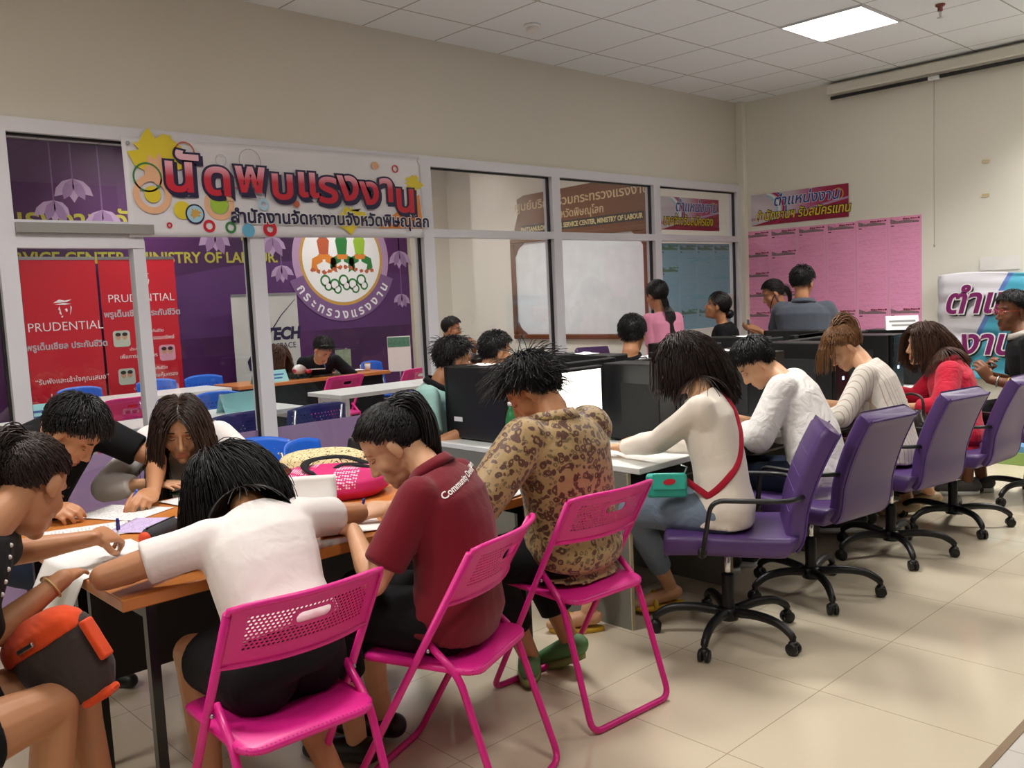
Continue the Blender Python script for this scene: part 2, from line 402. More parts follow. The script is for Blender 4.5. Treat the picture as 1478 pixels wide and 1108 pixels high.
def make_pink_chair(name='folding_chair'):
    """faces local +Y"""
    t = thing(name, '', 'chair', group='pink folding chairs')
    for nm, pts in (('front_frame', [(-.208, -.215, .80), (-.208, .24, .012), (.208, .24, .012), (.208, -.215, .80)]),
                    ('rear_frame', [(-.186, -.045, .52), (-.19, -.15, .43), (-.2, -.285, .012), (.2, -.285, .012), (.19, -.15, .43), (.186, -.045, .52)])):
        MB().tube(fillet(pts, .045), .0115, 10).build(nm, pink_t, t)
    def back(u, v):
        x = -.208+.416*u; z = .645+.165*v; e = abs(2*u-1)
        z += (.012*(1-e**4) if v > .5 else -.0)
        y = -.215-(z-.8)*-.57*-1+.0
        return (x, -.215-.57*(z-.80)-.05*(1-e*e)-.004, z)
    solidify(grid_sheet(back, 30, 12).build('backrest', pink_back, t), .003)
    # rim round the back panel
    rim = [back(u, 1) for u in np.linspace(0, 1, 16)]+[back(1, v) for v in np.linspace(1, 0, 6)][1:]+[back(u, 0) for u in np.linspace(1, 0, 16)][1:]+[back(0, v) for v in np.linspace(0, 1, 6)][1:-1]
    MB().tube(rim, .008, 8, closed=True).build('back_rim', pink, t)
    poly = rounded_rect(.385, .40, .055)
    rings = []
    for s_, z in ((.93, -.012), (1.0, -.008), (1.0, .004), (.96, .010)):
        rings.append([(x*s_, y*s_-.005, z+.432+.045*(y+.2)*(.4)+(.03*abs(x/.185)**2.2)*.35-.008*max(0, (y-.1)/.1)) for x, y in poly])
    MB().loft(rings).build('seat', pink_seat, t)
    for sx in (-1, 1):
        MB().ell((sx*.207, -.145, .69), (.006, .006, .006), n=8, m=5).build('rivet', steel, t); MB().ell((sx*.204, -.06, .5), (.006, .007, .007), n=8, m=5).build('rivet', steel, t)
    return t
purple = mat('purple_leatherette', '#4f346d', .42, var=.05, bump=.06, bscale=260)
purple_d = mat('purple_piping', '#4a2876', .5, var=.05)
def make_office_chair():
    """faces local +Y"""
    t = thing('office_chair', '', 'chair', group='purple office chairs')
    def cushion(path, hw, th, n=24, quilt=0):
        rings = []
        for i, (y, z, ny, nz, k) in enumerate(path):
            ring = []
            for x, h in rounded_rect(2*hw*k, th, th*.32, 4):
                ring.append((x, y+ny*h, z+nz*h))
            rings.append(ring)
        return MB().loft(rings)
    seat = [(.245, .44, 0, 1, .9), (.255, .445, 0, 1, .97), (.235, .455, 0, 1, 1), (.12, .458, 0, 1, 1), (-.05, .452, 0, 1, 1), (-.19, .45, 0, 1, 1), (-.235, .452, -.2, 1, 1), (-.26, .46, -.5, .85, 1)]
    cushion(seat, .235, .085).build('seat', purple, t)
    # back: curved panel with four quilting grooves on the front
    bp = [(-.235, .44), (-.262, .47), (-.275, .52), (-.285, .60), (-.315, .70), (-.355, .80), (-.41, .91), (-.418, .925)]
    cur = smooth_path([(0, y, z) for y, z in bp], 5)
    path = []
    for i, q in enumerate(cur):
        a = cur[max(0, i-1)]; b = cur[min(len(cur)-1, i+1)]; d = (b-a)/np.linalg.norm(b-a)
        groove = 1.0
        k = (.97 if i == 0 else 1.0)*(1-.04*max(0, (q[2]-.6)/.3)); th = .075*groove
        if i in (0, len(cur)-1): th *= .75
        path.append((q[1], q[2], d[2], -d[1], k, th))
    rings = []
    for y, z, ny, nz, k, th in path:
        rings.append([(x, y+ny*h, z+nz*h-(.02*(x/.23)**2 if z > .9 else 0)) for x, h in rounded_rect(.385*k, th, th*.3, 4)])
    MB().loft(rings).build('backrest', purple, t)
    for g_ in (.58, .65, .72, .79):
        q = min(path, key=lambda q: abs(q[1]-g_))
        MB().tube([(x, q[0]+q[2]*.0372, q[1]+q[3]*.0372) for x in np.linspace(-.165, .165, 5)], .0025, 6).build('seam', purple_d, t)
    for s_ in (-1, 1):
        pp = MB()
        pp.tube([(s_*.186*q[4], q[0]-q[2]*.034, q[1]-q[3]*.034) for q in path[2:-1:2]], .004, 6)
        pp.build('piping', purple_d, t)
    for s_ in (-1, 1):
        MB().tube(fillet([(s_*.192, -.295, .655), (s_*.275, -.24, .655), (s_*.285, .06, .66), (s_*.27, .10, .43)], .05), .014, 10, flat=.7).build('armrest', black_p, t)
        MB().ell((s_*.262, .10, .44), (.022, .02, .024), n=10, m=6).build('arm_bolt', black_p, t)
    MB().lathe([(.014, .2), (.014, .42)], n=14).build('gas_lift', chrome, t)
    MB().lathe([(.05, .41), (.05, .395), (.03, .39)], n=14).bbox((-.1, -.12, .4), (.1, .12, .412)).build('mechanism', black_m, t)
    MB().lathe([(.03, .09), (.032, .10), (.027, .15), (.027, .27), (.023, .275)], n=14).lathe([(.042, .075), (.045, .09), (.045, .125), (.03, .13)], n=14).build('column', black_p, t)
    for k in range(5):
        a = 2*PI*k/5+.3; ca, sa = math.cos(a), math.sin(a)
        pts = smooth_path([(ca*r, sa*r, z) for r, z in ((.03, .108), (.14, .122), (.24, .115), (.30, .085), (.315, .066))], 4)
        lg = MB().tube(pts, [.021-.006*i/len(pts) for i in range(len(pts))], 10).build('leg', black_p, t)
        c = MB(); cx, cy = ca*.315, sa*.315; px, py = -sa, ca
        for s_ in (-1, 1):
            ctr = np.array([cx+px*.014*s_, cy+py*.014*s_, .026]); ax = np.array([px, py, 0.])
            rr = []
            for h, r in ((-.009, .021), (-.007, .026), (.007, .026), (.009, .021)):
                rr.append([ctr+ax*h+r*(np.array([-py, px, 0])*math.cos(q)+np.array([0, 0, 1.])*math.sin(q)) for q in [2*PI*j/16 for j in range(16)]])
            c.loft(rr)
        c.ell((cx, cy, .044), (.022, .022, .016), n=10, m=6).tube([(cx, cy, .045), (cx, cy, .075)], .011, 8)
        c.build('caster', black_p, lg)
    return t
PC = make_pink_chair()
def put(o, label, x, y, rz, first, z=0):
    c = o if first else copy_tree(o)
    c.location = (x, y, z); c.rotation_euler = (0, 0, math.radians(rz)); c['label'] = label
    return c
put(PC, 'pink folding chair nearest the camera, under the woman in the white t-shirt', 1.09, 2.14, -2, True)
put(PC, 'pink folding chair under the woman in the maroon shirt', 1.66, 2.13, 22, False)
put(PC, 'pink folding chair under the man in the floral shirt', 2.36, 2.24, -3, False)
put(PC, 'pink folding chair facing the wooden booth table behind the glass', 4.72, 7.62, 4, False)
put(PC, 'pink folding chair behind the glass, half hidden by the long white table', 5.55, 7.55, 8, False)
put(PC, 'pink folding chair behind the glass door, in front of the red banners', 2.72, 7.75, 3, False)
OC = make_office_chair()
OFF = [(3.21, 2.12, 34, 'purple office chair with quilted front, under the woman with the red strap'),
       (3.93, 2.12, -8, 'purple office chair under the person in the sheer white shirt'),
       (4.78, 2.10, -10, 'purple office chair under the woman with the bun'),
       (5.55, 2.06, -4, 'purple office chair under the woman in the red jacket'),
       (6.50, 1.92, 4, 'purple office chair at the far right, under the man in the black polo'),
       (6.95, 6.0, 150, 'purple office chair behind the glass, below the white board')]
for i, (x, y, r, lb) in enumerate(OFF): put(OC, lb, x, y, r, i == 0)
def m_dots(name, col, hole_pitch):
    return m_holes(name, col, 0, 2, hole_pitch, hole_pitch*.22, rough=.4)
blue_back = m_holes('blue_perforated_plastic', '#1c63cf', 0, 2, .036, .0075, lim=(-.17, .17, .60, .76), rough=.38, sx=1.0)
navy_back = m_holes('navy_perforated_plastic', '#20286f', 0, 2, .027, .006, lim=(-.21, .21, .58, .77), rough=.4)
def make_blue_chair(name, bm, w=.42, group=None, plain='#1c63cf'):
    t = thing(name, '', 'chair', group=group)
    def back(u, v):
        e = abs(2*u-1); z = .54+.29*v-.03*(e**3 if v > .5 else 0)
        return ((-w/2+w*u)*(1-.06*v), -.2-.16*(z-.5)-.045*(1-e*e), z)
    solidify(grid_sheet(back, 24, 12).build('backrest', bm, t), .008)
    pm = mat(name+'_seat_plastic', plain, .4)
    rings = [[(x*s_, y*s_, z+.44) for x, y in rounded_rect(w, .4, .07)] for s_, z in ((.94, -.012), (1, -.005), (1, .008), (.95, .014))]
    MB().loft(rings).build('seat', pm, t)
    for s_ in (-1, 1):
        MB().tube(fillet([(s_*.19, -.27, .80), (s_*.19, -.19, .42), (s_*.2, -.24, .01)], .05), .011, 8).build('leg', steel, t)
        MB().tube(fillet([(s_*.19, -.17, .42), (s_*.19, .17, .42), (s_*.2, .2, .01)], .05), .011, 8).build('leg', steel, t)
    return t
BC = make_blue_chair('plastic_chair', blue_back, .44, 'blue plastic chairs')
put(BC, 'bright blue plastic chair against the glass, behind the bags on the orange table', 2.10, 4.06, 168, True)
put(BC, 'bright blue plastic chair turned edge-on, left of the black computer case', 2.42, 3.80, 215, False)
put(BC, 'blue plastic chair in front of the left red banner, behind the glass door', 2.85, 8.95, 180, False)
put(BC, 'blue plastic chair in front of the right red banner', 3.62, 9.0, 180, False)
put(BC, 'blue plastic chair behind the glass, just right of the long haired woman in white', 3.3, 6.9, 180, False)
put(BC, 'blue plastic chair at the left end of the wooden booth table', 4.1, 8.95, 178, False)
put(BC, 'blue plastic chair by the purple wall, beside the standing notice', 6.1, 8.6, 200, False)
NC = make_blue_chair('side_chair', navy_back, .50, 'navy perforated chairs', '#20286f')
put(NC, 'navy perforated chair behind the glass, left of the white post', 2.70, 5.80, 2, True)
put(NC, 'navy perforated chair behind the glass, right of the white post', 3.24, 5.72, 2, False)
# ------------------------------------------------------------ tables
def m_wood(name, c1, c2, rough=.35):
    t = NT(name); co = t.coord(); mp = t.n('ShaderNodeMapping', i_0=co); mp.inputs['Scale'].default_value = (1.2, 14, 14)
    n = t.n('ShaderNodeTexNoise', i_Vector=mp.outputs[0], i_Scale=2.0, i_Detail=5.0, i_Distortion=.6)
    t.base(t.mix(n.outputs[0], hexc(c1), hexc(c2))); t.b.inputs['Roughness'].default_value = rough
    t.b.inputs['Coat Weight'].default_value = .15; return t.m
orange_wood = m_wood('orange_wood_laminate', '#b4692c', '#cc8340')
TZ = .75
def long_table(x0, y0, x1, y1, label, top_m, panel=None, group=None, leg_m=None, cat='table', th=.035, name='folding_table'):
    cx, cy = (x0+x1)/2, (y0+y1)/2; t = thing(name, label, cat, (cx, cy, 0), 0, group)
    hw, hd = (x1-x0)/2, (y1-y0)/2
    MB().bbox((-hw, -hd, TZ-th), (hw, hd, TZ)).build('tabletop', top_m, t, bevel=.004)
    lm = leg_m or black_m
    for sx in (-1, 1):
        for sy in (-1, 1):
            MB().bbox((sx*(hw-.09)-.014, sy*(hd-.06)-.014, 0), (sx*(hw-.09)+.014, sy*(hd-.06)+.014, TZ-th)).build('leg', lm, t)
        MB().bbox((sx*(hw-.09)-.012, -hd+.06, TZ-th-.05), (sx*(hw-.09)+.012, hd-.06, TZ-th)).build('crossbar', lm, t)
    if panel:
        yy, z0, pm = panel
        MB().bbox((-hw+.1, yy-.006, z0), (hw-.1, yy+.006, TZ-th)).build('modesty_panel', pm, t)
    return t
panel_b = mat('black_laminate', '#0e0d0f', .5)
long_table(.80, 2.40, 2.42, 2.985, 'orange wood topped table on black legs, the half nearer the camera', orange_wood, (.28, .32, panel_b), 'orange folding tables')
long_table(.80, 2.99, 2.42, 3.575, 'orange wood topped table on black legs, the half nearer the glass', orange_wood, (-.2, .32, panel_b), 'orange folding tables')
# computer desks -----------------------------------------------------
white_lam = mat('white_laminate', '#dfe3e0', .3, var=.02)
grey_lam = mat('grey_laminate', '#77776f', .5, var=.05)
beige_edge = mat('beige_edging', '#b7ab8e', .5)
DX = [2.98+.785*k for k in range(6)]
def desk(x0, x1, y0, y1, side, label):
    t = thing('computer_desk', label, 'desk', ((x0+x1)/2, (y0+y1)/2, 0), 0, 'white computer desks')
    hw, hd = (x1-x0)/2, (y1-y0)/2
    MB().bbox((-hw+.001, -hd, .712), (hw-.001, hd, .74)).build('desktop', white_lam, t, bevel=.004)
    for sx in (-1, 1):
        p = MB().bbox((sx*(hw-.012)-.01, -hd+.07, .0), (sx*(hw-.012)+.01, hd-.02, .711)).build('side_panel', grey_lam, t)
        ye = -hd+.07 if side < 0 else hd-.02
        MB().bbox((sx*(hw-.012)-.0105, ye-.003, 0), (sx*(hw-.012)+.0105, ye+.003, .711)).build('edging', beige_edge, p)
    yb = hd-.06 if side < 0 else -hd+.06
    MB().bbox((-hw+.025, yb-.008, .12), (hw-.025, yb+.008, .711)).build('back_panel', grey_lam, t)
    MB().bbox((-hw+.06, -hd*.6, .60), (hw-.06, hd*.5, .612)).build('keyboard_tray', grey_lam, t)
    return t
WHO = ['the woman with the red strap', 'the person in the sheer white shirt', 'the woman with the bun', 'the woman in the red jacket', 'the man in the black polo']
for i in range(5):
    desk(DX[i], DX[i+1], 2.40, 3.13, -1, 'white topped computer desk in front of '+WHO[i])
    desk(DX[i], DX[i+1], 3.135, 3.88, 1, ['white topped computer desk in front of the man in the mint polo', 'white topped computer desk in front of the man in the dark shirt', 'white topped computer desk in front of the boy in the white shirt', 'white topped computer desk on the glass side, fourth from the left end', 'white topped computer desk on the glass side, at the right end'][i])
case_m = mat('black_case_steel', '#161617', .4, var=.1, bump=.03, bscale=300)
case_f = mat('black_case_front', '#0c0c0e', .3)
green_st = mat('green_sticker', '#86c23a', .5)
label_w = mat('white_sticker', '#e6e6e6', .5)
led_b = emit('blue_led', '#9fc4ff', 4.0)
def make_tower(x, y, rz, label, sticker=False, z=.74):
    """side panel faces local -X, front faces local -Y"""
    t = thing('computer_case', label, 'computer case', (x, y, z), math.radians(rz), 'black computer cases on the desks')
    MB().bbox((-.09, -.22, .008), (.09, .235, .40)).build('casing', case_m, t, bevel=.008)
    MB().bbox((-.088, -.245, .008), (.088, -.221, .40)).build('front_panel', case_f, t, bevel=.006)
    s = MB().bbox((-.0935, -.12, .06), (-.0902, .12, .30))
    s.build('side_vent', mat('black_mesh', '#0a0a0b', .6, bump=.4, bscale=900), t, bevel=.003)
    d = MB()
    for k in range(3): d.bbox((-.075, -.2475, .345-.045*k), (.075, -.2452, .383-.045*k))
    d.build('drive_bay', case_m, t)
    MB().bbox((-.01, -.2475, .17), (.01, -.2452, .19)).build('power_button', led_b, t)
    for a in (-1, 1):
        for b in (-1, 1): MB().bbox((a*.07-.012, b*.17-.012, 0), (a*.07+.012, b*.17+.012, .008)).build('foot', black_p, t)
    if sticker:
        MB().bbox((-.0912, sticker*.2-.03 if sticker > 0 else -.21, .345), (-.0902, sticker*.2+.0 if sticker > 0 else -.16, .365)).build('green_sticker', green_st, t)
    return t
screen_on = emit('lit_screen', '#fffdf2', 1.6)
screen_off = mat('dark_screen', '#101216', .15)
def make_monitor(x, y, rz, label, on=False):
    """screen faces local -Y"""
    t = thing('monitor', label, 'monitor', (x, y, .74), math.radians(rz), 'monitors on the desks')
    MB().bbox((-.25, -.012, .09), (.25, .03, .40)).build('bezel', black_p, t, bevel=.006)
    MB().bbox((-.232, -.0135, .108), (.232, -.0122, .384)).build('screen', screen_on if on else screen_off, t)
    MB().bbox((-.03, .03, .02), (.03, .045, .28)).build('neck', black_p, t)
    MB().lathe([(.11, 0), (.11, .008), (.03, .016), (.03, .02)], (0, .04, 0), 24).build('stand', black_p, t)
    return t
NT_X = [3.53, 4.33, 5.10, 5.88, 6.50]
for i, x in enumerate(NT_X):
    make_tower(x+.06, 2.80, 0, 'black computer case beside the monitor of '+WHO[i])
    make_monitor(x-.36 if i else 3.17, 2.98, 0, ('lit white computer screen seen past the man in the floral shirt' if i == 0 else 'black monitor on the desk of '+WHO[i]), i == 0)
FAR = [(3.18, 'large black computer case with a green sticker beside the mint green shirt', 1), (4.02, 'black computer case across the desk, behind the lit screen', 0), (5.0, 'black computer case with a green sticker in front of the boy in the white shirt', 1), (5.64, 'black computer case with a green sticker below the woman with a bun', 1), (6.5, 'black computer case at the right end of the glass side desks', 0)]
for x, lb, s_ in FAR: make_tower(x, 3.60, 180, lb, False)
for i, (x, lb, s_) in enumerate(FAR):
    if s_:
        o = bpy.data.objects['computer_case' if False else [q.name for q in bpy.data.objects if q.get('label') == lb][0]]
        MB().bbox((.0902, .165, .345), (.0912, .225, .368)).build('green_sticker', green_st, o)
    if i == 0:
        MB().bbox((.0902, -.17, .10), (.0912, -.10, .125)).build('white_label', label_w, o)
    make_monitor(x+.42 if i < 4 else x-.38, 3.27, 180, 'back of the black monitor facing ' + ['the man in the mint polo', 'the man in the dark shirt', 'the boy in the white shirt', 'the glass, fourth along the desk', 'the glass, at the right end'][i])
# ------------------------------------------------------------ people
def skin(name, col):
    if name in _M: return _M[name]
    t = NT(name); co = t.coord()
    n = t.n('ShaderNodeTexNoise', i_Vector=co, i_Scale=22.0, i_Detail=3.0)
    c = hexc(col); t.base(t.mix(n.outputs[0], (c[0]*.92, c[1]*.87, c[2]*.84, 1), (min(1, c[0]*1.05), c[1]*1.03, c[2]*1.03, 1)))
    t.b.inputs['Roughness'].default_value = .48; t.b.inputs['Specular IOR Level'].default_value = .4
    t.b.inputs['Subsurface Weight'].default_value = .12; t.b.inputs['Subsurface Radius'].default_value = (.012, .004, .002); t.b.inputs['Subsurface Scale'].default_value = .6
    n2 = t.n('ShaderNodeTexNoise', i_Vector=co, i_Scale=350.0); t.bump(n2.outputs[0], .08, .002)
    _M[name] = t.m; return t.m
def hair_mat(name, c1, c2, rough=.45):
    if name in _M: return _M[name]
    t = NT(name); co = t.coord()
    n = t.n('ShaderNodeTexNoise', i_Vector=co, i_Scale=45.0, i_Detail=3.0)
    t.base(t.mix(n.outputs[0], hexc(c1), hexc(c2))); t.b.inputs['Roughness'].default_value = rough
    t.b.inputs['Specular IOR Level'].default_value = .45
    _M[name] = t.m; return t.m
V = lambda *a: np.array(a, float)
def unit(v): v = np.asarray(v, float); return v/(np.linalg.norm(v)+1e-12)
def capsule(mb, pts, r, n=14, flat=1.0, k0=1, k1=1):
    pts = [np.array(p, float) for p in pts]; r = list(r)
    t0 = unit(pts[0]-pts[1]); t1 = unit(pts[-1]-pts[-2])
    a = [(pts[0]+t0*r[0]*s*k0, r[0]*c) for s, c in ((.98, .2), (.8, .6), (.45, .89))]
    b = [(pts[-1]+t1*r[-1]*s*k1, r[-1]*c) for s, c in ((.45, .89), (.8, .6), (.98, .2))]
    allp = a+list(zip(pts, r))+b
    mb.tube([p for p, _ in allp], [q for _, q in allp], n, flat=flat)
def sections(mb, secs, n=22, p=2.3):
    """secs: (centre, side axis, front axis, half width, half depth front, half depth back)"""
    rings = []
    for c, sx, fy, rx, rf, rb in secs:
        ring = []
        for k in range(n):
            a = 2*PI*k/n; ca, sa = math.cos(a), math.sin(a)
            u = abs(ca)**(2/p)*(1 if ca > 0 else -1); v = abs(sa)**(2/p)*(1 if sa > 0 else -1)
            ring.append(c+sx*rx*u+fy*(rf if v > 0 else rb)*v)
        rings.append(ring)
    mb.loft(rings)
def remesh(mb, voxel, it=5, fac=.5):
    me = bpy.data.meshes.new('tmp'); me.from_pydata(mb.v, [], mb.f); o = bpy.data.objects.new('tmp', me); C.objects.link(o)
    m = o.modifiers.new('r', 'REMESH'); m.mode = 'VOXEL'; m.voxel_size = voxel; m.use_smooth_shade = True
    s = o.modifiers.new('s', 'SMOOTH'); s.iterations = it; s.factor = fac
    dg = bpy.context.evaluated_depsgraph_get(); out = bpy.data.meshes.new_from_object(o.evaluated_get(dg), depsgraph=dg)
    bpy.data.objects.remove(o); bpy.data.meshes.remove(me)
    return out
def get_co(me):
    a = np.empty(len(me.vertices)*3, np.float32); me.vertices.foreach_get('co', a); return a.reshape(-1, 3).astype(float)
def set_co(me, a): me.vertices.foreach_set('co', a.astype(np.float32).ravel()); me.update()
def get_no(me):
    a = np.empty(len(me.vertices)*3, np.float32); me.vertex_normals.foreach_get('vector', a); return a.reshape(-1, 3).astype(float)
def folds(me, amp, freq=16, seed=0, aniso=(1, 1, .55)):
    rs = np.random.RandomState(seed); p = get_co(me); n = get_no(me); h = np.zeros(len(p))
    warp = p+.035*np.stack([np.sin(p @ rs.normal(size=3)*14+rs.rand()*6) for _ in range(3)], 1)
    for k in range(6):
        d = rs.normal(size=3)*np.array(aniso); d = d/np.linalg.norm(d)*freq*(.35+rs.rand()*1.0)
        h += np.sin(warp @ d+rs.rand()*6)*(.6 if k > 1 else 1.0)
    h = (h-h.mean())/3
    set_co(me, p+n*(h*amp)[:, None])
def link(me, name, mats, parent, off):
    me.name = name; me.materials.clear()
    for m in mats: me.materials.append(m)
    me.transform(Matrix.Translation(-Vector(off)))
    o = bpy.data.objects.new(name, me); C.objects.link(o); o.parent = parent
    return o
def ik(S_, W_, a, b, pole):
    S_, W_ = V(*S_), V(*W_); d = W_-S_; L = np.linalg.norm(d)
    if L > .985*(a+b): k = L/(.985*(a+b)); a *= k; b *= k
    x = (a*a-b*b+L*L)/(2*L); h = math.sqrt(max(a*a-x*x, 1e-6)); u = d/L
    pl = np.asarray(pole, float); pl = pl-u*(pl @ u); pl = unit(pl)
    return S_+u*x+pl*h
def hand(mb, W_, d, n, right, pose, s=1.0):
    """returns the pinch point; d fingers' direction, n back-of-hand normal"""
    d = unit(d); n = unit(np.asarray(n, float)-d*(np.asarray(n) @ d)); t = np.cross(n, d) if right else np.cross(d, n)
    # palm
    secs = []
    for y, rx, rz, zz in ((-.012, .024, .019, 0), (.012, .029, .0175, 0), (.04, .038, .0155, .001), (.07, .041, .0135, .002), (.088, .039, .0115, .001), (.096, .034, .008, 0)):
        secs.append((W_+d*y*s+n*zz*s, t, n, rx*s, rz*s, rz*s))
    sections(mb, secs, 18, 2.4)
    curl = {'flat': (.12, .12, .12, .15), 'relax': (.3, .38, .45, .5), 'pen': (.5, .62, .85, .95), 'fist': (1, 1, 1, 1), 'type': (.4, .38, .4, .45), 'hold': (.6, .65, .7, .75)}[pose]
    tips = []
    for k, (bx, by, ln, r) in enumerate(((.031, .088, .072, .0088), (.0105, .092, .079, .009), (-.0105, .088, .073, .0085), (-.030, .08, .058, .0076))):
        sp = (.10, .03, -.04, -.13)[k]*(1-.6*curl[k])
        p = W_+d*by*s+t*bx*s+n*.001; dirv = unit(d+t*sp); ax = np.cross(dirv, n)
        pts = [p-dirv*.015*s, p]; ang = 0
        for seg, bend in ((.45, 48), (.31, 68), (.24, 45)):
            ang += math.radians(bend*curl[k]); dv = dirv*math.cos(ang)-n*math.sin(ang)
            p = p+dv*ln*seg*s; pts.append(p)
        capsule(mb, pts, [r*s*q for q in (1.05, 1.08, 1, .93, .8)], 10)
        tips.append(p)
    b = W_+d*.022*s+t*.028*s-n*.004*s
    if pose == 'flat': seq = [(t*.75+d*.75-n*.05, .034), (t*.5+d*.85-n*.08, .03), (t*.3+d*.95-n*.08, .024)]
    elif pose in ('pen', 'fist', 'hold'):
        tgt = tips[0]-d*.002*s-n*.012*s if pose == 'pen' else W_+d*.07*s-n*.045*s+t*.012*s
        m1 = b+unit(t*.75+d*.55-n*.5)*.036*s; m2 = (m1+tgt)/2+t*.008*s; seq = None
        pts = [b-d*.01, b, m1, m2, tgt]
    else: seq = [(t*.7+d*.7-n*.3, .036), (t*.35+d*.9-n*.3, .03), (t*.1+d*.95-n*.3, .024)]
    if seq:
        pts = [b-d*.01, b]; p = b
        for dv, ln in seq: p = p+unit(dv)*ln*s; pts.append(p)
    capsule(mb, pts, [q*s for q in (.0135, .0135, .0115, .0105, .0088)], 10)
    return (tips[0]+pts[-1])/2
HR = V(.074, .092, .085); HC = V(0, -.008, .03)      # cranium
def scalp_min(y): return np.interp(y, [-1, -.5, -.22, -.04, .2, .4, .65, .9], [-.86, -.80, -.62, -.12, -.06, .16, .42, .5])
def strands(mb, pos, r0, r1, n=3, shift=None):
    """pos (N, K, 3): tapered locks"""
    N, K, _ = pos.shape
    t = np.gradient(pos, axis=1); t /= np.linalg.norm(t, axis=2, keepdims=True)+1e-9
    ref = np.where(np.abs(t[..., 2:3]) < .9, V(0, 0, 1), V(1, 0, 0)); x = np.cross(ref, t); x /= np.linalg.norm(x, axis=2, keepdims=True)+1e-9; y = np.cross(t, x)
    u = np.linspace(0, 1, K); rad = (r0*(1-u)+r1*u)[None, :, None]
    rings = [pos+rad*(x*math.cos(a)+y*math.sin(a)) for a in [2*PI*k/n for k in range(n)]]
    vs = np.stack(rings, 2).reshape(-1, 3); o = len(mb.v); mb.v += vs.tolist()
    a = o+(np.arange(N)[:, None, None]*K+np.arange(K-1)[None, :, None])*n; j = np.arange(n)[None, None, :]; j2 = (j+1) % n
    mb.f += [tuple(q) for q in np.stack([a+j, a+j2, a+n+j2, a+n+j], -1).reshape(-1, 4).tolist()]
    nf = N*(K-1)*n; mb.mi += [0]*nf; mb.sm += [True]*nf
def fib(n):
    i = np.arange(n)+.5; z = 1-2*i/n; a = i*2.399963; r = np.sqrt(1-z*z); return np.stack([r*np.cos(a), r*np.sin(a), z], 1)
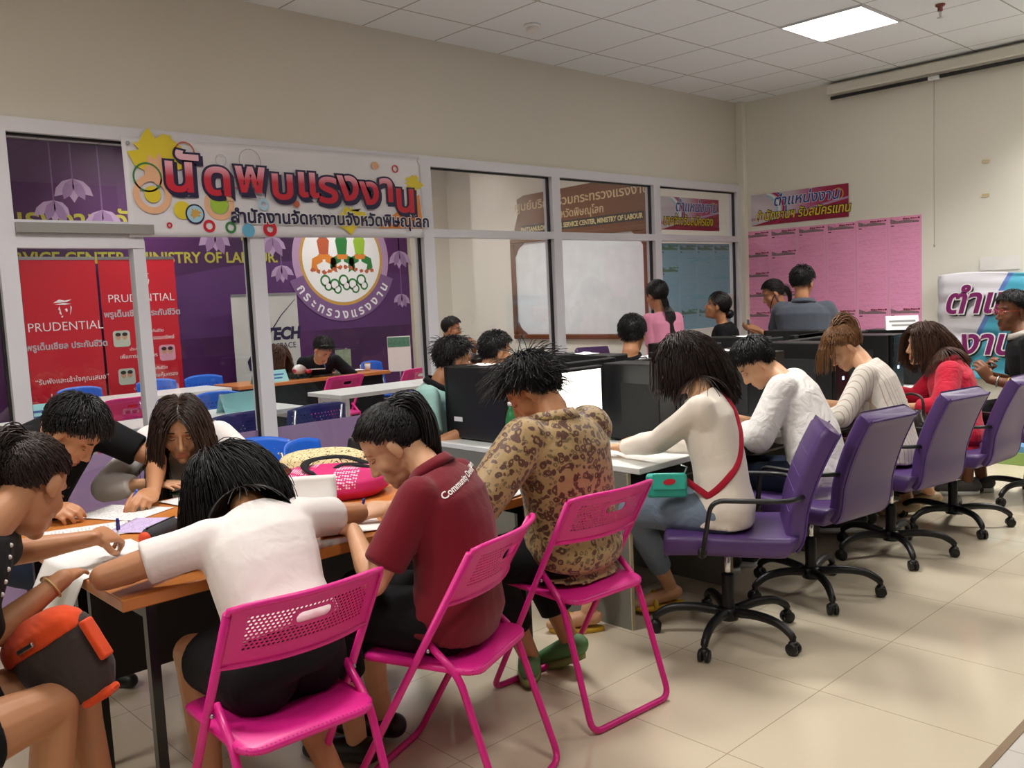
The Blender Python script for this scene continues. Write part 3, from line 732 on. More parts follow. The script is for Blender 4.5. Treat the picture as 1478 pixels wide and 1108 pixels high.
def hair(style, Hm, Hp, s, hm, parent, off, col, rs, length=.3, part=-.15, tie=None, n=420, thick=.0042, fringe=True, volume=1.0, spiky=0, tail_len=.32, tail_dir=None, bangs=0, tie_back=.16, tail_g=.40, fine=1.0):
    """style: short, long, bob, pony, bun; Hm 3x3 columns right/front/up; col: world capsules (a, b, r) the hair lies on"""
    mb = MB(); g = Hm.T @ V(0, 0, -1); n = int(n*fine); thick = thick/math.sqrt(fine)*.82
    L = lambda p: (np.asarray(p) @ Hm.T)*s+Hp if np.ndim(p) > 1 else Hm @ np.asarray(p)*s+Hp
    # cap that covers the scalp
    nu, nv = 36, 22; ok = {}
    RE = HR*(1.05+.03*volume)+.003
    for j in range(nv+1):
        for i in range(nu):
            ph = -PI/2+PI*j/nv; a = 2*PI*i/nu; q = V(math.cos(ph)*math.cos(a), math.cos(ph)*math.sin(a), math.sin(ph)); ok[(i, j)] = q
    idx = {}; vs = []; fs = []
    for j in range(nv):
        for i in range(nu):
            ks = [(i, j), ((i+1) % nu, j), ((i+1) % nu, j+1), (i, j+1)]
            cen = unit(sum(ok[k] for k in ks))
            if cen[2] > scalp_min(cen[1])+.06:
                f = []
                for k in ks:
                    if k not in idx: idx[k] = len(vs); vs.append(L(HC+ok[k]*RE))
                    f.append(idx[k])
                fs.append(f)
    mb.add(vs, fs, 0, True)
    q = fib(int(n*2.2)); q = q[q[:, 2] > scalp_min(q[:, 1])]; q = q+rs.normal(scale=.03, size=q.shape); q /= np.linalg.norm(q, axis=1, keepdims=True)
    N = len(q); p = HC+q*RE; lay = 1.03+rs.rand(N, 1)*.10*volume
    def norm(a): return a/(np.linalg.norm(a, axis=1, keepdims=True)+1e-9)
    lc = [(Hm.T @ (np.asarray(a)-Hp)/s, Hm.T @ (np.asarray(b)-Hp)/s, r/s) for a, b, r in col]
    def collide(p, layer):
        e = (p-HC)/(RE*layer); ln = np.linalg.norm(e, axis=1, keepdims=True); p = np.where(ln < 1, HC+e/ln*RE*layer, p)
        # face and jaw
        fc = V(0, .01, -.05); fr = V(.07, .075, .085); e = (p-fc)/fr; ln = np.linalg.norm(e, axis=1, keepdims=True); p = np.where(ln < 1, fc+e/ln*fr, p)
        for a, b, r in lc:
            ab = b-a; tt = np.clip(((p-a) @ ab)/(ab @ ab), 0, 1)[:, None]; c = a+tt*ab; d = p-c; ln = np.linalg.norm(d, axis=1, keepdims=True)
            p = np.where(ln < r, c+d/(ln+1e-9)*r, p)
        return p
    def slide(p, d, step, layer):
        q = collide(p+d*step, layer); e = norm(q-p); q = collide(p+e*step, layer); e = norm(q-p); q = collide(p+e*step, layer)
        return q, norm(q-p)
    if style == 'short':
        crown = unit(V(.1, -.4, .9)); d = norm(q-crown*(q @ crown)[:, None]+rs.normal(scale=.08, size=q.shape)*(1+spiky*5))
        ln = length*(.45+.55*np.clip((q[:, 2:3]+.4), 0, 1))*(.7+.5*rs.rand(N, 1)); K = 7; path = [p.copy()]
        free = rs.rand(N, 1) < spiky*.5
        lift = q*(.02+spiky*rs.rand(N, 1)**2)
        for k in range(K-1):
            d = norm(d+lift*(.5 if k < 3 else -.1)+g*.14+rs.normal(scale=.02+.05*spiky, size=d.shape)); p, d = slide(p, d, ln/(K-1), lay)
            e = (p-HC)/(RE*lay); el = np.linalg.norm(e, axis=1, keepdims=True); p = np.where(free, p, .25*p+.75*(HC+e/el*RE*lay*(1.0+.04*k/(K-1)))); path.append(p)
        strands(mb, np.stack([L(x) for x in path], 1), thick*s, .0012*s)
    elif style in ('long', 'bob'):
        side = np.sign(q[:, 0:1]-part+1e-3); back = np.clip(-q[:, 1:2]*1.2, 0, 1)
        d = np.concatenate([side*(1-.7*back)*.9, .15-.5*back, -.25-.6*back], 1); d = norm(d+rs.normal(scale=.08, size=d.shape))
        if not fringe: d[:, 1] -= .35
        bias = V(0, -1, 0)*(np.clip(-.05-q[:, 1:2], 0, 1)*tie_back+.02)+V(1, 0, 0)*side*np.clip(q[:, 1:2], 0, 1)*.10
        K = int(length/.02)+6; K = min(K, 30); step = (length/(K-1))*(.92+.16*rs.rand(N, 1)); path = [p.copy()]
        for k in range(K-1):
            d = norm(d*.75+g*.34+bias*(1-k/K)+rs.normal(scale=.03, size=d.shape)); p, d = slide(p, d, step, lay); path.append(p)
            if style == 'bob' and k > K-6: d = norm(d+V(0, .0, 0)+(V(0, 1, 0)*.18*np.sign(p[:, 1:2]+.02)))
        strands(mb, np.stack([L(x) for x in path], 1), thick*s, .0016*s)
    else:
        T = V(*(tie if tie is not None else (0, -.108, .04))); K = 14; path = [p.copy()]
        p0 = p.copy(); lay = 1.0+rs.rand(N, 1)*.05*volume
        for k in range(K-1):
            u = (k+1)/(K-1); tgt = p0*(1-u)+T*u; e = (tgt-HC)/(RE*lay); ln = np.linalg.norm(e, axis=1, keepdims=True)
            tgt = np.where(ln < 1, HC+e/ln*RE*(lay*(1-u*.04)), tgt); tgt = tgt+rs.normal(scale=.0012, size=tgt.shape); path.append(tgt)
        strands(mb, np.stack([L(x) for x in path], 1), thick*s, thick*.6*s)
        if bangs:
            B = 90; aa = rs.uniform(-1.1, 1.1, B); p = HC+np.stack([np.sin(aa)*.9, np.cos(aa)*.78, .35+.35*rs.rand(B)], 1)*RE; d = norm(np.stack([np.sin(aa)*.8, np.cos(aa)*.9, -.1*np.ones(B)], 1)); path = [p]
            for k in range(12):
                d = norm(d*.7+g*.4+rs.normal(scale=.05, size=d.shape)); p, d = slide(p, d, bangs/12*(.7+.5*rs.rand(B, 1)), np.full((B, 1), 1.08)); path.append(p)
            strands(mb, np.stack([L(x) for x in path], 1), thick*s, .0012*s)
        if style == 'pony':
            M_ = int(170*fine); K = int(tail_len/.02)+4; td = unit(tail_dir if tail_dir is not None else unit(T-HC)); ax = rs.normal(scale=.011, size=(M_, 3)); p = T+ax
            d = norm(np.tile(td, (M_, 1))+rs.normal(scale=.06, size=(M_, 3))); path = [p-td*.01]; step = tail_len/K*(.8+.35*rs.rand(M_, 1)); lay2 = 1.08+rs.rand(M_, 1)*.12
            for k in range(K):
                d = norm(d*(1.12-tail_g)+g*tail_g+rs.normal(scale=.025, size=d.shape)); p, d = slide(p, d, step, lay2); path.append(p)
            pth = np.stack([L(x) for x in path], 1); dv = np.linalg.norm(pth-np.median(pth, 0, keepdims=True), axis=2).max(1); pth = pth[dv < np.percentile(dv, 88)]
            strands(mb, pth, thick*1.15*s, .001*s)
        else:
            M_ = 60; K = 14; path = []; a0 = rs.rand(M_)*2*PI; bt = unit(T-HC); e1 = unit(np.cross(bt, V(0, .3, 1))); e2 = np.cross(bt, e1); cen = T+bt*.026
            R0 = .034*volume; tilt = rs.rand(M_)*PI
            for k in range(K):
                a = a0+k/(K-1)*3.2; ce = np.cos(tilt)[:, None]; se = np.sin(tilt)[:, None]
                path.append(cen+R0*(np.cos(a)[:, None]*(e1*ce+bt*se)+np.sin(a)[:, None]*e2)*(.75+.3*np.sin(a0*3)[:, None]))
            strands(mb, np.stack([L(x) for x in path], 1), thick*1.5*s, thick*s)
            mb.ell(L(cen), [R0*.85*s]*3, n=14, m=10)
    return mb.build('hair', hm, parent, off)
def person(label, pel, az, neck, head, hyaw=0, hpitch=0, hroll=0, arms=None, legs=None, sk='#c58f68', top=None, bottom=None, shoe=None,
           hair_kw=None, vox=.006, s=1.0, female=True, shyaw=0, slouch=.05, face=True, glasses=None, name='person', eyes='down', fat=1.0, group=None):
    """az: heading of hips (deg); neck: base of the neck; head: centre of the skull; hyaw/hpitch relative: hyaw absolute heading in degrees, pitch down positive"""
    pel, neck, head = V(*pel), V(*neck), V(*head); root = thing(name, label, 'person', (pel[0], pel[1], 0), 0, group); off = root.location.copy()
    rs = np.random.RandomState(abs(hash(label)) % 9999 if False else sum(map(ord, label)) % 9973)
    a = math.radians(az); F = V(math.cos(a), math.sin(a), 0); Lf = V(-math.sin(a), math.cos(a), 0)
    b = math.radians(az+shyaw); LS = V(-math.sin(b), math.cos(b), 0); FS = V(math.cos(b), math.sin(b), 0)
    sw = (.146 if female else .172)*s; kw = fat*s*(.92 if female else 1.0)
    dn = head-neck; ln_ = np.linalg.norm(dn)
    if ln_ > .172*s: neck = head-dn/ln_*.172*s
    # spine
    up = unit(neck-pel); backv = unit(-F*1.0+0*up); mid = (pel+neck)/2+backv*slouch
    sp = lambda u: (1-u)**2*pel+2*u*(1-u)*mid+u*u*neck
    tg = lambda u: unit(2*(1-u)*(mid-pel)+2*u*(neck-mid))
    prof = [(-.10, .12, .09, .10), (-.04, .163, .11, .125), (.06, .168, .115, .13), (.22, .15, .105, .105), (.42, .142, .105, .10), (.62, .155, .115, .105), (.78, .165, .112, .105), (.90, .15, .088, .085), (.97, .095, .06, .06), (1.02, .055, .05, .055)]
    if not female: prof = [(u, w*(1.0 if i < 4 else 1.06), f, k) for i, (u, w, f, k) in enumerate(prof)]
    def sec(u, w, f, k, o=0):
        c = sp(min(max(u, 0), 1)) if 0 <= u <= 1 else (pel+tg(0)*u*np.linalg.norm(neck-pel) if u < 0 else neck+tg(1)*(u-1)*np.linalg.norm(neck-pel))
        t = tg(min(max(u, 0), 1)); sx = unit(Lf*(1-u)+LS*u) if u > 0 else Lf
        fy = unit(np.cross(-t, sx)) if False else unit(np.cross(sx, t)); fy = fy if fy @ (F+FS) > 0 or abs(fy @ F) < .2 else -fy
        return (c, sx, fy, w*kw+o, f*kw+o, k*kw+o)
    body = MB(); sections(body, [sec(*q) for q in prof])
    t1 = tg(.97); shc = neck-t1*.055*s
    SH = {'L': shc+LS*sw, 'R': shc-LS*sw}
    hy = math.radians(hyaw); hp = math.radians(hpitch); hr = math.radians(hroll)
    HF = V(math.cos(hy)*math.cos(hp), math.sin(hy)*math.cos(hp), -math.sin(hp)); HRt = V(math.sin(hy), -math.cos(hy), 0); HU = np.cross(HRt, HF)
    HRt, HU = HRt*math.cos(hr)+HU*math.sin(hr), HU*math.cos(hr)-HRt*math.sin(hr)
    Hm = np.stack([HRt, HF, HU], 1); hs = s*1.05; hl = lambda x, y, z: head+Hm @ V(x, y, z)*hs
    # neck + head
    capsule(body, [neck-t1*.03, neck*.5+hl(0, -.03, -.06)*.5, hl(0, -.02, -.03)], [.056*s, .052*s*(1 if female else 1.08), .052*s], 16)
    for c, r in (((0, -.008, .03), (.074, .092, .085)), ((0, .022, -.03), (.064, .068, .085)), ((0, .03, -.085), (.049, .052, .038)), ((0, .068, -.104), (.022, .02, .018)),
                 ((.036, .05, -.035), (.028, .028, .03)), ((-.036, .05, -.035), (.028, .028, .03)), ((0, .07, .024), (.048, .018, .016)),
                 ((0, .082, -.07), (.023, .014, .008)), ((0, .08, -.081), (.019, .014, .008)), ((.0, .078, -.075), (.032, .012, .024))):
        body.ell(hl(*c), [q*hs for q in r], Hm, 20, 13)
    capsule(body, [hl(0, .084, .008), hl(0, .096, -.02), hl(0, .104, -.038)], [.0075*hs, .009*hs, .0115*hs], 10)
    for q in (-1, 1):
        body.ell(hl(q*.013, .093, -.043), [.009*hs, .011*hs, .008*hs], Hm, 10, 7)
        ea = math.radians(-12); Em = Hm @ np.array([[math.cos(.35*q), math.sin(.35*q), 0], [-math.sin(.35*q), math.cos(.35*q), 0], [0, 0, 1]]) @ np.array([[1, 0, 0], [0, math.cos(ea), -math.sin(ea)], [0, math.sin(ea), math.cos(ea)]])
        body.ell(hl(q*.077, -.008, -.012), [.008*hs, .019*hs, .031*hs], Em, 12, 9)
        body.ell(hl(q*.075, -.002, -.036), [.007*hs, .011*hs, .012*hs], Em, 10, 7)
    # limbs
    UA, FA = .28*s, .245*s; EL, WR, pinch = {}, {}, {}
    arms = arms or {}
    for k in 'LR':
        body.ell(SH[k], [.053*kw]*3, n=14, m=10)
        capsule(body, [neck-t1*.05*s, SH[k]], [.052*kw, .05*kw], 14)
        A = arms.get(k)
        if A is None: A = dict(w=SH[k]+V(0, 0, -.5)*s+F*.05, d=(0, 0, -1), n=Lf*(1 if k == 'L' else -1), pole=-F, pose='relax')
        W_ = V(*A['w']); E_ = ik(SH[k], W_, UA, FA, A.get('pole', V(0, 0, -1))); EL[k] = E_; WR[k] = W_
        um = (SH[k]+E_)/2; fm = E_*.65+W_*.35
        capsule(body, [SH[k], um, E_], [.05*kw, .045*kw, .038*kw], 14)
        capsule(body, [E_, fm, E_*.25+W_*.75, W_], [.038*kw, .040*kw, .030*kw, .026*kw], 14)
        pinch[k] = hand(body, W_, V(*A['d']), A['n'], k == 'R', A.get('pose', 'relax'), s*(.95 if female else 1.03))
    legs = legs or {}; HIP, KN, AN = {}, {}, {}
    for k in 'LR':
        q = 1 if k == 'L' else -1; h = pel+Lf*.085*kw*q-V(0, 0, .01); G = legs.get(k) or {}
        kn = V(*G['k']) if 'k' in G else h+F*.41*s+V(0, 0, -.03)+Lf*.03*q; an = V(*G['a']) if 'a' in G else V(kn[0]+F[0]*.02, kn[1]+F[1]*.02, .085)
        HIP[k], KN[k], AN[k] = h, kn, an; fd = unit(V(*G['f'])) if 'f' in G else F
        capsule(body, [h, h*.5+kn*.5, kn], [.088*kw, .080*kw, .058*kw], 16)
        capsule(body, [kn, kn*.68+an*.32-fd*.012, kn*.3+an*.7, an], [.055*kw, .055*kw, .042*kw, .036*kw], 14)
        fz = unit(V(fd[0], fd[1], min(fd[2], 0)*.5) if 'f' in G else F)
        capsule(body, [an-fz*.03-V(0, 0, .035), an+fz*.05-V(0, 0, .045), an+fz*.13-V(0, 0, .062), an+fz*.17-V(0, 0, .066)], [.034*s, .036*s, .03*s, .022*s], 12)
    me = remesh(body, vox, 4)
    # face: sockets, mouth line, lips
    co = get_co(me); loc = ((co-head) @ Hm)/hs; d = np.zeros(len(co))
    front = np.clip((loc[:, 1]-.04)/.03, 0, 1)
    for q in (-1, 1):
        d -= .0075*np.exp(-(((loc[:, 0]-q*.031)/.015)**2+((loc[:, 2]-.002)/.010)**2))*front
    d -= .0035*np.exp(-((loc[:, 2]+.0755)/.0028)**2)*(np.abs(loc[:, 0]) < .021)*front
    d += .0012*np.exp(-((loc[:, 0]/.004)**2))*np.exp(-((loc[:, 2]+.06)/.006)**2)*-front
    co = co+np.outer(d*hs, HF); set_co(me, co)
    skm = skin('skin_'+sk[1:], sk); c = [int(sk[i:i+2], 16) for i in (1, 3, 5)]
    lip = skin('lips_'+sk[1:], '#%02x%02x%02x' % (min(255, int(c[0]*.90)), int(c[1]*.74), int(c[2]*.76)))
    o = link(me, 'body', [skm, lip], root, off)
    fc = np.empty(len(me.polygons)*3, np.float32); me.polygons.foreach_get('center', fc); fc = fc.reshape(-1, 3)+np.array(off); lf = ((fc-head) @ Hm)/hs
    mi = ((lf[:, 0]/.0235)**2+((lf[:, 2]+.0755)/.0115)**2 < 1) & (lf[:, 1] > .06)
    me.polygons.foreach_set('material_index', mi.astype(np.int32)); me.polygons.foreach_set('use_smooth', np.ones(len(mi), bool))
    if face:
        dk = mat('brow_hair', '#1c1412', .6); wh = mat('eye_white', '#e4ddd2', .2); ir = mat('eye_iris', '#1d110b', .1)
        for q in (-1, 1):
            e = MB(); zz = -.002 if eyes == 'down' else .001
            e.ell(hl(q*.031, .0735, zz), [.0125*hs, .0085*hs, (.0042 if eyes == 'down' else .006)*hs], Hm, 14, 9, 0)
            e.ell(hl(q*.031, .0775, zz-(.002 if eyes == 'down' else 0)), [.0052*hs, .006*hs, (.003 if eyes == 'down' else .0052)*hs], Hm, 10, 7, 1)
            e.build('eye', [skm, skm] if eyes == 'down' else [wh, ir], root, off)
            l = MB(); l.tube([hl(q*(.031+x), .0815-abs(x)*.28, zz+(.0055-(x/.0135)**2*.004 if eyes != 'down' else -.0035+(x/.0135)**2*.002)) for x in np.linspace(-.0135, .0135, 7)], [.0006*hs, .0013*hs, .0016*hs, .0017*hs, .0016*hs, .0013*hs, .0006*hs], 6)
            l.tube([hl(q*(.033+x), .086-(abs(x+.004)/.02)**2*.008, .0235+.003*math.cos(x*70)) for x in np.linspace(-.019, .02, 8)], [.0012*hs, .0024*hs, .0028*hs, .0028*hs, .0026*hs, .0022*hs, .0016*hs, .0008*hs], 6)
            l.build('eyebrow', dk, root, off)
    if glasses:
        gm = mat('glasses_'+glasses[1:], glasses, .3); gb = MB()
        for q in (-1, 1):
            gb.tube([hl(q*.033+.021*math.cos(x), .098, .001+.016*math.sin(x)) for x in np.linspace(0, 2*PI, 16)[:-1]], .0016*hs, 6, closed=True)
            gb.tube([hl(q*.054, .097, .004), hl(q*.078, .06, .006), hl(q*.08, -.005, .004)], .0016*hs, 6)
        gb.tube([hl(-.012, .099, .004), hl(0, .101, .007), hl(.012, .099, .004)], .0016*hs, 6)
        gb.build('glasses', gm, root, off)
    # clothes
    if bottom:
        g = MB(); ob = bottom.get('o', .012); ln = bottom['len']; kindb = bottom.get('kind', 'pants')
        sections(g, [sec(u, w, f, k, ob) for u, w, f, k in [(-.10, .13, .09, .105)]+prof[1:4]]+[sec(.26, .145, .10, .10, ob*.8)])
        for k in 'LR':
            h, kn, an = HIP[k], KN[k], AN[k]
            if ln <= 1: capsule(g, [h, h*(1-ln*.5)+kn*ln*.5, h*(1-ln)+kn*ln], [.092*kw+ob, .082*kw+ob, (.088-.027*ln)*kw+ob+bottom.get('flare', .004)], 18, k1=.12)
            else:
                u = ln-1; e = kn*(1-u)+an*u; fl = bottom.get('flare', 0)
                capsule(g, [h, h*.5+kn*.5, kn], [.092*kw+ob, .082*kw+ob, .062*kw+ob], 18)
                capsule(g, [kn, kn*.65+e*.35, e], [.060*kw+ob, .058*kw+ob+fl*.4, .045*kw+ob+fl], 16, k1=.12)
        if kindb == 'skirt':
            h = (HIP['L']+HIP['R'])/2; kn = (KN['L']+KN['R'])/2; sx = unit(HIP['L']-HIP['R']); dv = unit(kn-h); fy = np.cross(sx, dv); kw2 = np.linalg.norm(KN['L']-KN['R'])/2
            sections(g, [(h*(1-u)+kn*u, sx, fy, (.17*(1-u)*kw+(kw2+.06)*u)+ob, .088*kw+ob, .088*kw+ob) for u in np.linspace(-.1, ln, 5)])
        m2 = remesh(g, max(vox, .008), 6); folds(m2, bottom.get('fold', .006), 18, 3+len(label)); link(m2, bottom.get('name', 'trousers'), [bottom['m']], root, off)
        m2.polygons.foreach_set('use_smooth', np.ones(len(m2.polygons), bool))
    if top:
        g = MB(); ot = top.get('o', .014); hem = top.get('hem', -.06)
        secs = [(hem, .165, .112, .125)]+[q for q in prof if hem+.03 < q[0] < .93]+[(.965, .105, .066, .066), (1.0, .07, .058, .06)]
        lo = top.get('loose', .0)
        sections(g, [sec(u, w, f, k, ot+(lo if u < .6 else lo*.4)) for u, w, f, k in secs])
        sl = top.get('sleeve', .5); so = top.get('so', .012)
        for k in 'LR':
            S_, E_, W_ = SH[k], EL[k], WR[k]
            g.ell(S_, [.053*kw+ot*.85]*3, n=16, m=10); capsule(g, [neck-t1*.06*s, S_], [.054*kw+ot*.5, .052*kw+ot*.8], 14); capsule(g, [sp(.70)+LS*(.085 if k == 'L' else -.085)*s, S_-t1*.01], [.07*kw+ot*.6, .052*kw+ot*.8], 14)
            if sl > 0:
                u = min(sl, 1); e = S_*(1-u)+E_*u
                capsule(g, [S_, S_*.5+e*.5, e], [.054*kw+so, .05*kw+so, (.05-.008*u)*kw+so*1.25], 16, k1=.1 if sl <= 1 else 1)
                if sl > 1:
                    e2 = E_*(2-sl)+W_*(sl-1); capsule(g, [E_, E_*.6+e2*.4, e2], [.043*kw+so, .043*kw+so, .031*kw+so*top.get('cuff', .8)], 16, k1=.12)
        m2 = remesh(g, max(vox*.9, .0065), 12); folds(m2, top.get('fold', .006), top.get('ff', 17), len(label)); link(m2, top.get('name', 'shirt'), [top['m']], root, off)
        m2.polygons.foreach_set('use_smooth', np.ones(len(m2.polygons), bool))
        if top.get('collar'):
            cm = top['collar']; gg = MB(); c0 = neck+t1*.012*s; ex = LS; ey = unit(np.cross(LS, t1)); ey = ey if ey @ FS > 0 else -ey
            rings = []
            for z, r in ((-.012, .072), (.012, .066), (.022, .064), (.022, .069), (.005, .078), (-.015, .084)):
                rings.append([c0+t1*z*s+(ex*math.cos(x)*r+ey*math.sin(x)*r*1.02)*kw*1.05-t1*.012*max(0, math.sin(x)) for x in [2*PI*i/24 for i in range(24)]])
            gg.loft(rings, closed=True); gg.build('collar', cm, root, off)
    if shoe:
        for k in 'LR':
            an = AN[k]; G = legs.get(k) or {}; fz = unit(V(G['f'][0], G['f'][1], min(G['f'][2], 0)*.5)) if 'f' in G else F; g = MB()
            if shoe[0] == 'sandal':
                sx = np.cross(V(0, 0, 1), fz); 
                rr = []
                for z in (-.098, -.08):
                    rr.append([an+fz*(.055+.125*math.cos(x))+unit(sx)*.043*math.sin(x)*(1+.15*math.cos(x))+V(0, 0, z)*s-V(0, 0, .0) for x in [2*PI*i/20 for i in range(20)]])
                g.loft(rr); capsule(g, [an+fz*.09-unit(sx)*.046-V(0, 0, .08), an+fz*.085-V(0, 0, .02), an+fz*.09+unit(sx)*.046-V(0, 0, .08)], [.012, .012, .012], 8)
                g.build('sandal', shoe[1], root, off)
            else:
                capsule(g, [an-fz*.045-V(0, 0, .035), an+fz*.04-V(0, 0, .04), an+fz*.12-V(0, 0, .055), an+fz*.18-V(0, 0, .06)], [.043*s, .043*s, .04*s, .03*s], 14)
                m2 = remesh(g, .008, 3); ob2 = link(m2, 'shoe', [shoe[1]], root, off); m2.polygons.foreach_set('use_smooth', np.ones(len(m2.polygons), bool))
                if len(shoe) > 2:
                    h2 = MB(); sx = unit(np.cross(V(0, 0, 1), fz))
                    h2.loft([[an+fz*(.065+.145*math.cos(x))+sx*.046*math.sin(x)+V(0, 0, z) for x in [2*PI*i/22 for i in range(22)]] for z in (-.1, -.07)]); h2.build('sole', shoe[2], root, off)
    if hair_kw:
        kwh = dict(hair_kw); hm = kwh.pop('m'); st_ = kwh.pop('style'); kwh.setdefault('fine', 2.6 if vox < .0058 else 1.5)
        col = [(neck-t1*.02, hl(0, -.02, -.05), .054*s), (SH['L'], SH['R'], .062*kw), (sp(.55), sp(.9), .135*kw), (SH['L'], EL['L'], .06*kw), (SH['R'], EL['R'], .06*kw)]
        hair(st_, Hm, head, hs, hm, root, off, col, rs, **kwh)
    root['_x'] = 0; del root['_x']
    return root, dict(pinch=pinch, hl=hl, Hm=Hm, SH=SH, EL=EL, WR=WR, KN=KN, AN=AN, HIP=HIP, sp=sp, tg=tg, F=F, Lf=Lf, FS=FS, LS=LS, off=off, head=head, neck=neck, kw=kw, sec=sec, root=root)
# ------------------------------------------------------------ clothing cloths
H_BLACK = hair_mat('black_hair', '#0a0809', '#1a1516'); H_DKBR = hair_mat('dark_brown_hair', '#1c1210', '#33211a'); H_BROWN = hair_mat('brown_hair', '#3a2418', '#5a3a28')
H_GOLD = hair_mat('golden_brown_hair', '#4a2c18', '#8a5f36')
white_c = fabric('white_cotton', '#e6dfdc', .03); cream_c = fabric('cream_cotton', '#e3d9cc', .03); black_c = fabric('black_cotton', '#0f0e11', .1)
maroon_c = fabric('maroon_pique', '#6d0f1f', .1); red_c = fabric('red_cotton', '#c01233', .06, .3, 14); jeans = fabric('faded_denim', '#6f7e90', .16, .3)
navy_d = fabric('dark_denim', '#1b2338', .12); pink_c = fabric('pink_cotton', '#d98aa6', .04); grey_c = fabric('slate_jersey', '#4a4f5a', .06); teal_c = fabric('mint_pique', '#86aaa4', .05)
suit_c = fabric('black_suit_cloth', '#15141a', .05); sheer_c = fabric('sheer_white_cotton', '#dedad6', .04, .3, 13); bwhite_c = fabric('bluish_white_cotton', '#c9cdd8', .04)
def m_floral():
    t = NT('floral_print'); co = t.coord()
    w = t.n('ShaderNodeTexNoise', i_Vector=co, i_Scale=18.0); off = t.n('ShaderNodeMixRGB', blend_type='ADD', i_0=.045, i_1=co, i_2=w.outputs[1])
    v1 = t.n('ShaderNodeTexVoronoi', i_Vector=off.outputs[0], i_Scale=36.0); v2 = t.n('ShaderNodeTexVoronoi', i_Vector=off.outputs[0], i_Scale=56.0)
    base = t.mix(w.outputs[0], hexc('#9c7f4c'), hexc('#b3966a'))
    cs = t.n('ShaderNodeSeparateColor', i_0=v1.outputs[1]); c2 = t.n('ShaderNodeSeparateColor', i_0=v2.outputs[1])
    pet = t.math('ADD', t.math('MULTIPLY', t.math('GREATER_THAN', v1.outputs[0], .2), t.math('LESS_THAN', v1.outputs[0], .48)), t.math('LESS_THAN', v1.outputs[0], .1))
    f1 = t.math('MULTIPLY', pet, t.math('GREATER_THAN', cs.outputs[0], .25))
    f2 = t.math('MULTIPLY', t.math('MULTIPLY', t.math('GREATER_THAN', v2.outputs[0], .16), t.math('LESS_THAN', v2.outputs[0], .42)), t.math('GREATER_THAN', c2.outputs[1], .3))
    c = t.mix(t.math('MULTIPLY', f2, .75), base, hexc('#55492e')); t.base(t.mix(t.math('MULTIPLY', f1, .9), c, hexc('#4a1d16')))
    t.b.inputs['Roughness'].default_value = .55; t.b.inputs['Sheen Weight'].default_value = .2
    n = t.n('ShaderNodeTexNoise', i_Vector=co, i_Scale=10.0, i_Distortion=1.3); t.bump(n.outputs[0], .2, .04)
    return t.m
def m_stripe(name, c1, c2, pitch, ax=0, duty=.2):
    t = NT(name); sp = t.n('ShaderNodeSeparateXYZ', i_0=t.coord()); f = t.math('FRACT', t.math('ADD', t.math('DIVIDE', sp.outputs[ax], pitch), 50.0))
    t.base(t.mix(t.math('LESS_THAN', f, duty), hexc(c1), hexc(c2))); t.b.inputs['Roughness'].default_value = .85
    n = t.n('ShaderNodeTexNoise', i_Vector=t.coord(), i_Scale=11.0, i_Distortion=1.0); t.bump(n.outputs[0], .2, .04); return t.m
# ------------------------------------------------------------ the people
Z = (0, 0, 1)
TAN, FAIR, DARK = '#b98560', '#cfa07c', '#7d5238'
PEN = []
p, I4 = person('woman in a white t-shirt and black skirt seen from behind, head down on the table',
  (1.12, 2.15, .55), 95, P(357, 744, 2.61), P(335, 707, 2.74), 112, 52, 8, dict(
  L=dict(w=(1.0, 2.53, .795), d=(.8, .5, 0), n=Z, pole=(-1, -.2, .0), pose='flat'), R=dict(w=(1.36, 2.55, .80), d=(-.5, .85, 0), n=Z, pole=(1, -.2, .0), pose='flat')),
  dict(L=dict(k=(1.01, 2.48, .52), a=(1.01, 2.42, .09)), R=dict(k=(1.25, 2.52, .52), a=(1.30, 2.22, .10))),
  TAN, dict(m=white_c, sleeve=.62, so=.016, hem=.2, loose=.0), dict(m=black_c, o=.02, len=.72, kind='skirt', name='skirt'), None,
  dict(style='long', m=H_BLACK, length=.18, part=.0, n=900, thick=.0032, tie_back=.4), .0045, .98, slouch=.07, face=False, fat=1.07)
p, I5 = person('woman in a maroon polo shirt with a ponytail writing on the orange table',
  (1.68, 2.10, .55), 116, P(634, 690, 2.80), P(566, 640, 2.88), 140, 38, 0, dict(
  L=dict(w=(1.50, 2.36, .795), d=(-.2, 1, -.02), n=Z, pole=(-.5, -.6, -.8), pose='flat'), R=dict(w=(1.75, 2.50, .80), d=(-.86, .5, -.04), n=(-.25, -.5, .8), pole=(.6, -.2, -.7), pose='pen')),
  dict(L=dict(k=(1.46, 2.44, .53), a=(1.50, 2.42, .09)), R=dict(k=(1.62, 2.54, .53), a=(1.66, 2.50, .09))),
  FAIR, dict(m=maroon_c, sleeve=.78, so=.016, hem=-.10, loose=.006, collar=maroon_c, name='polo_shirt'), dict(m=black_c, len=1.5, flare=.01), ('shoe', mat('black_shoe', '#141214', .4)),
  dict(style='pony', m=H_BLACK, tie=(0, -.092, .085), tail_len=.56, tail_g=.35, tail_dir=(.1, -1, -.15), n=560, thick=.005), .0045, 1.0, slouch=.09, fat=1.06)
PEN.append((I5['pinch']['R'], (.25, -.1, .9), '#2b2f9a', 'blue capped pen in the hand of the woman in maroon'))
floral = m_floral()
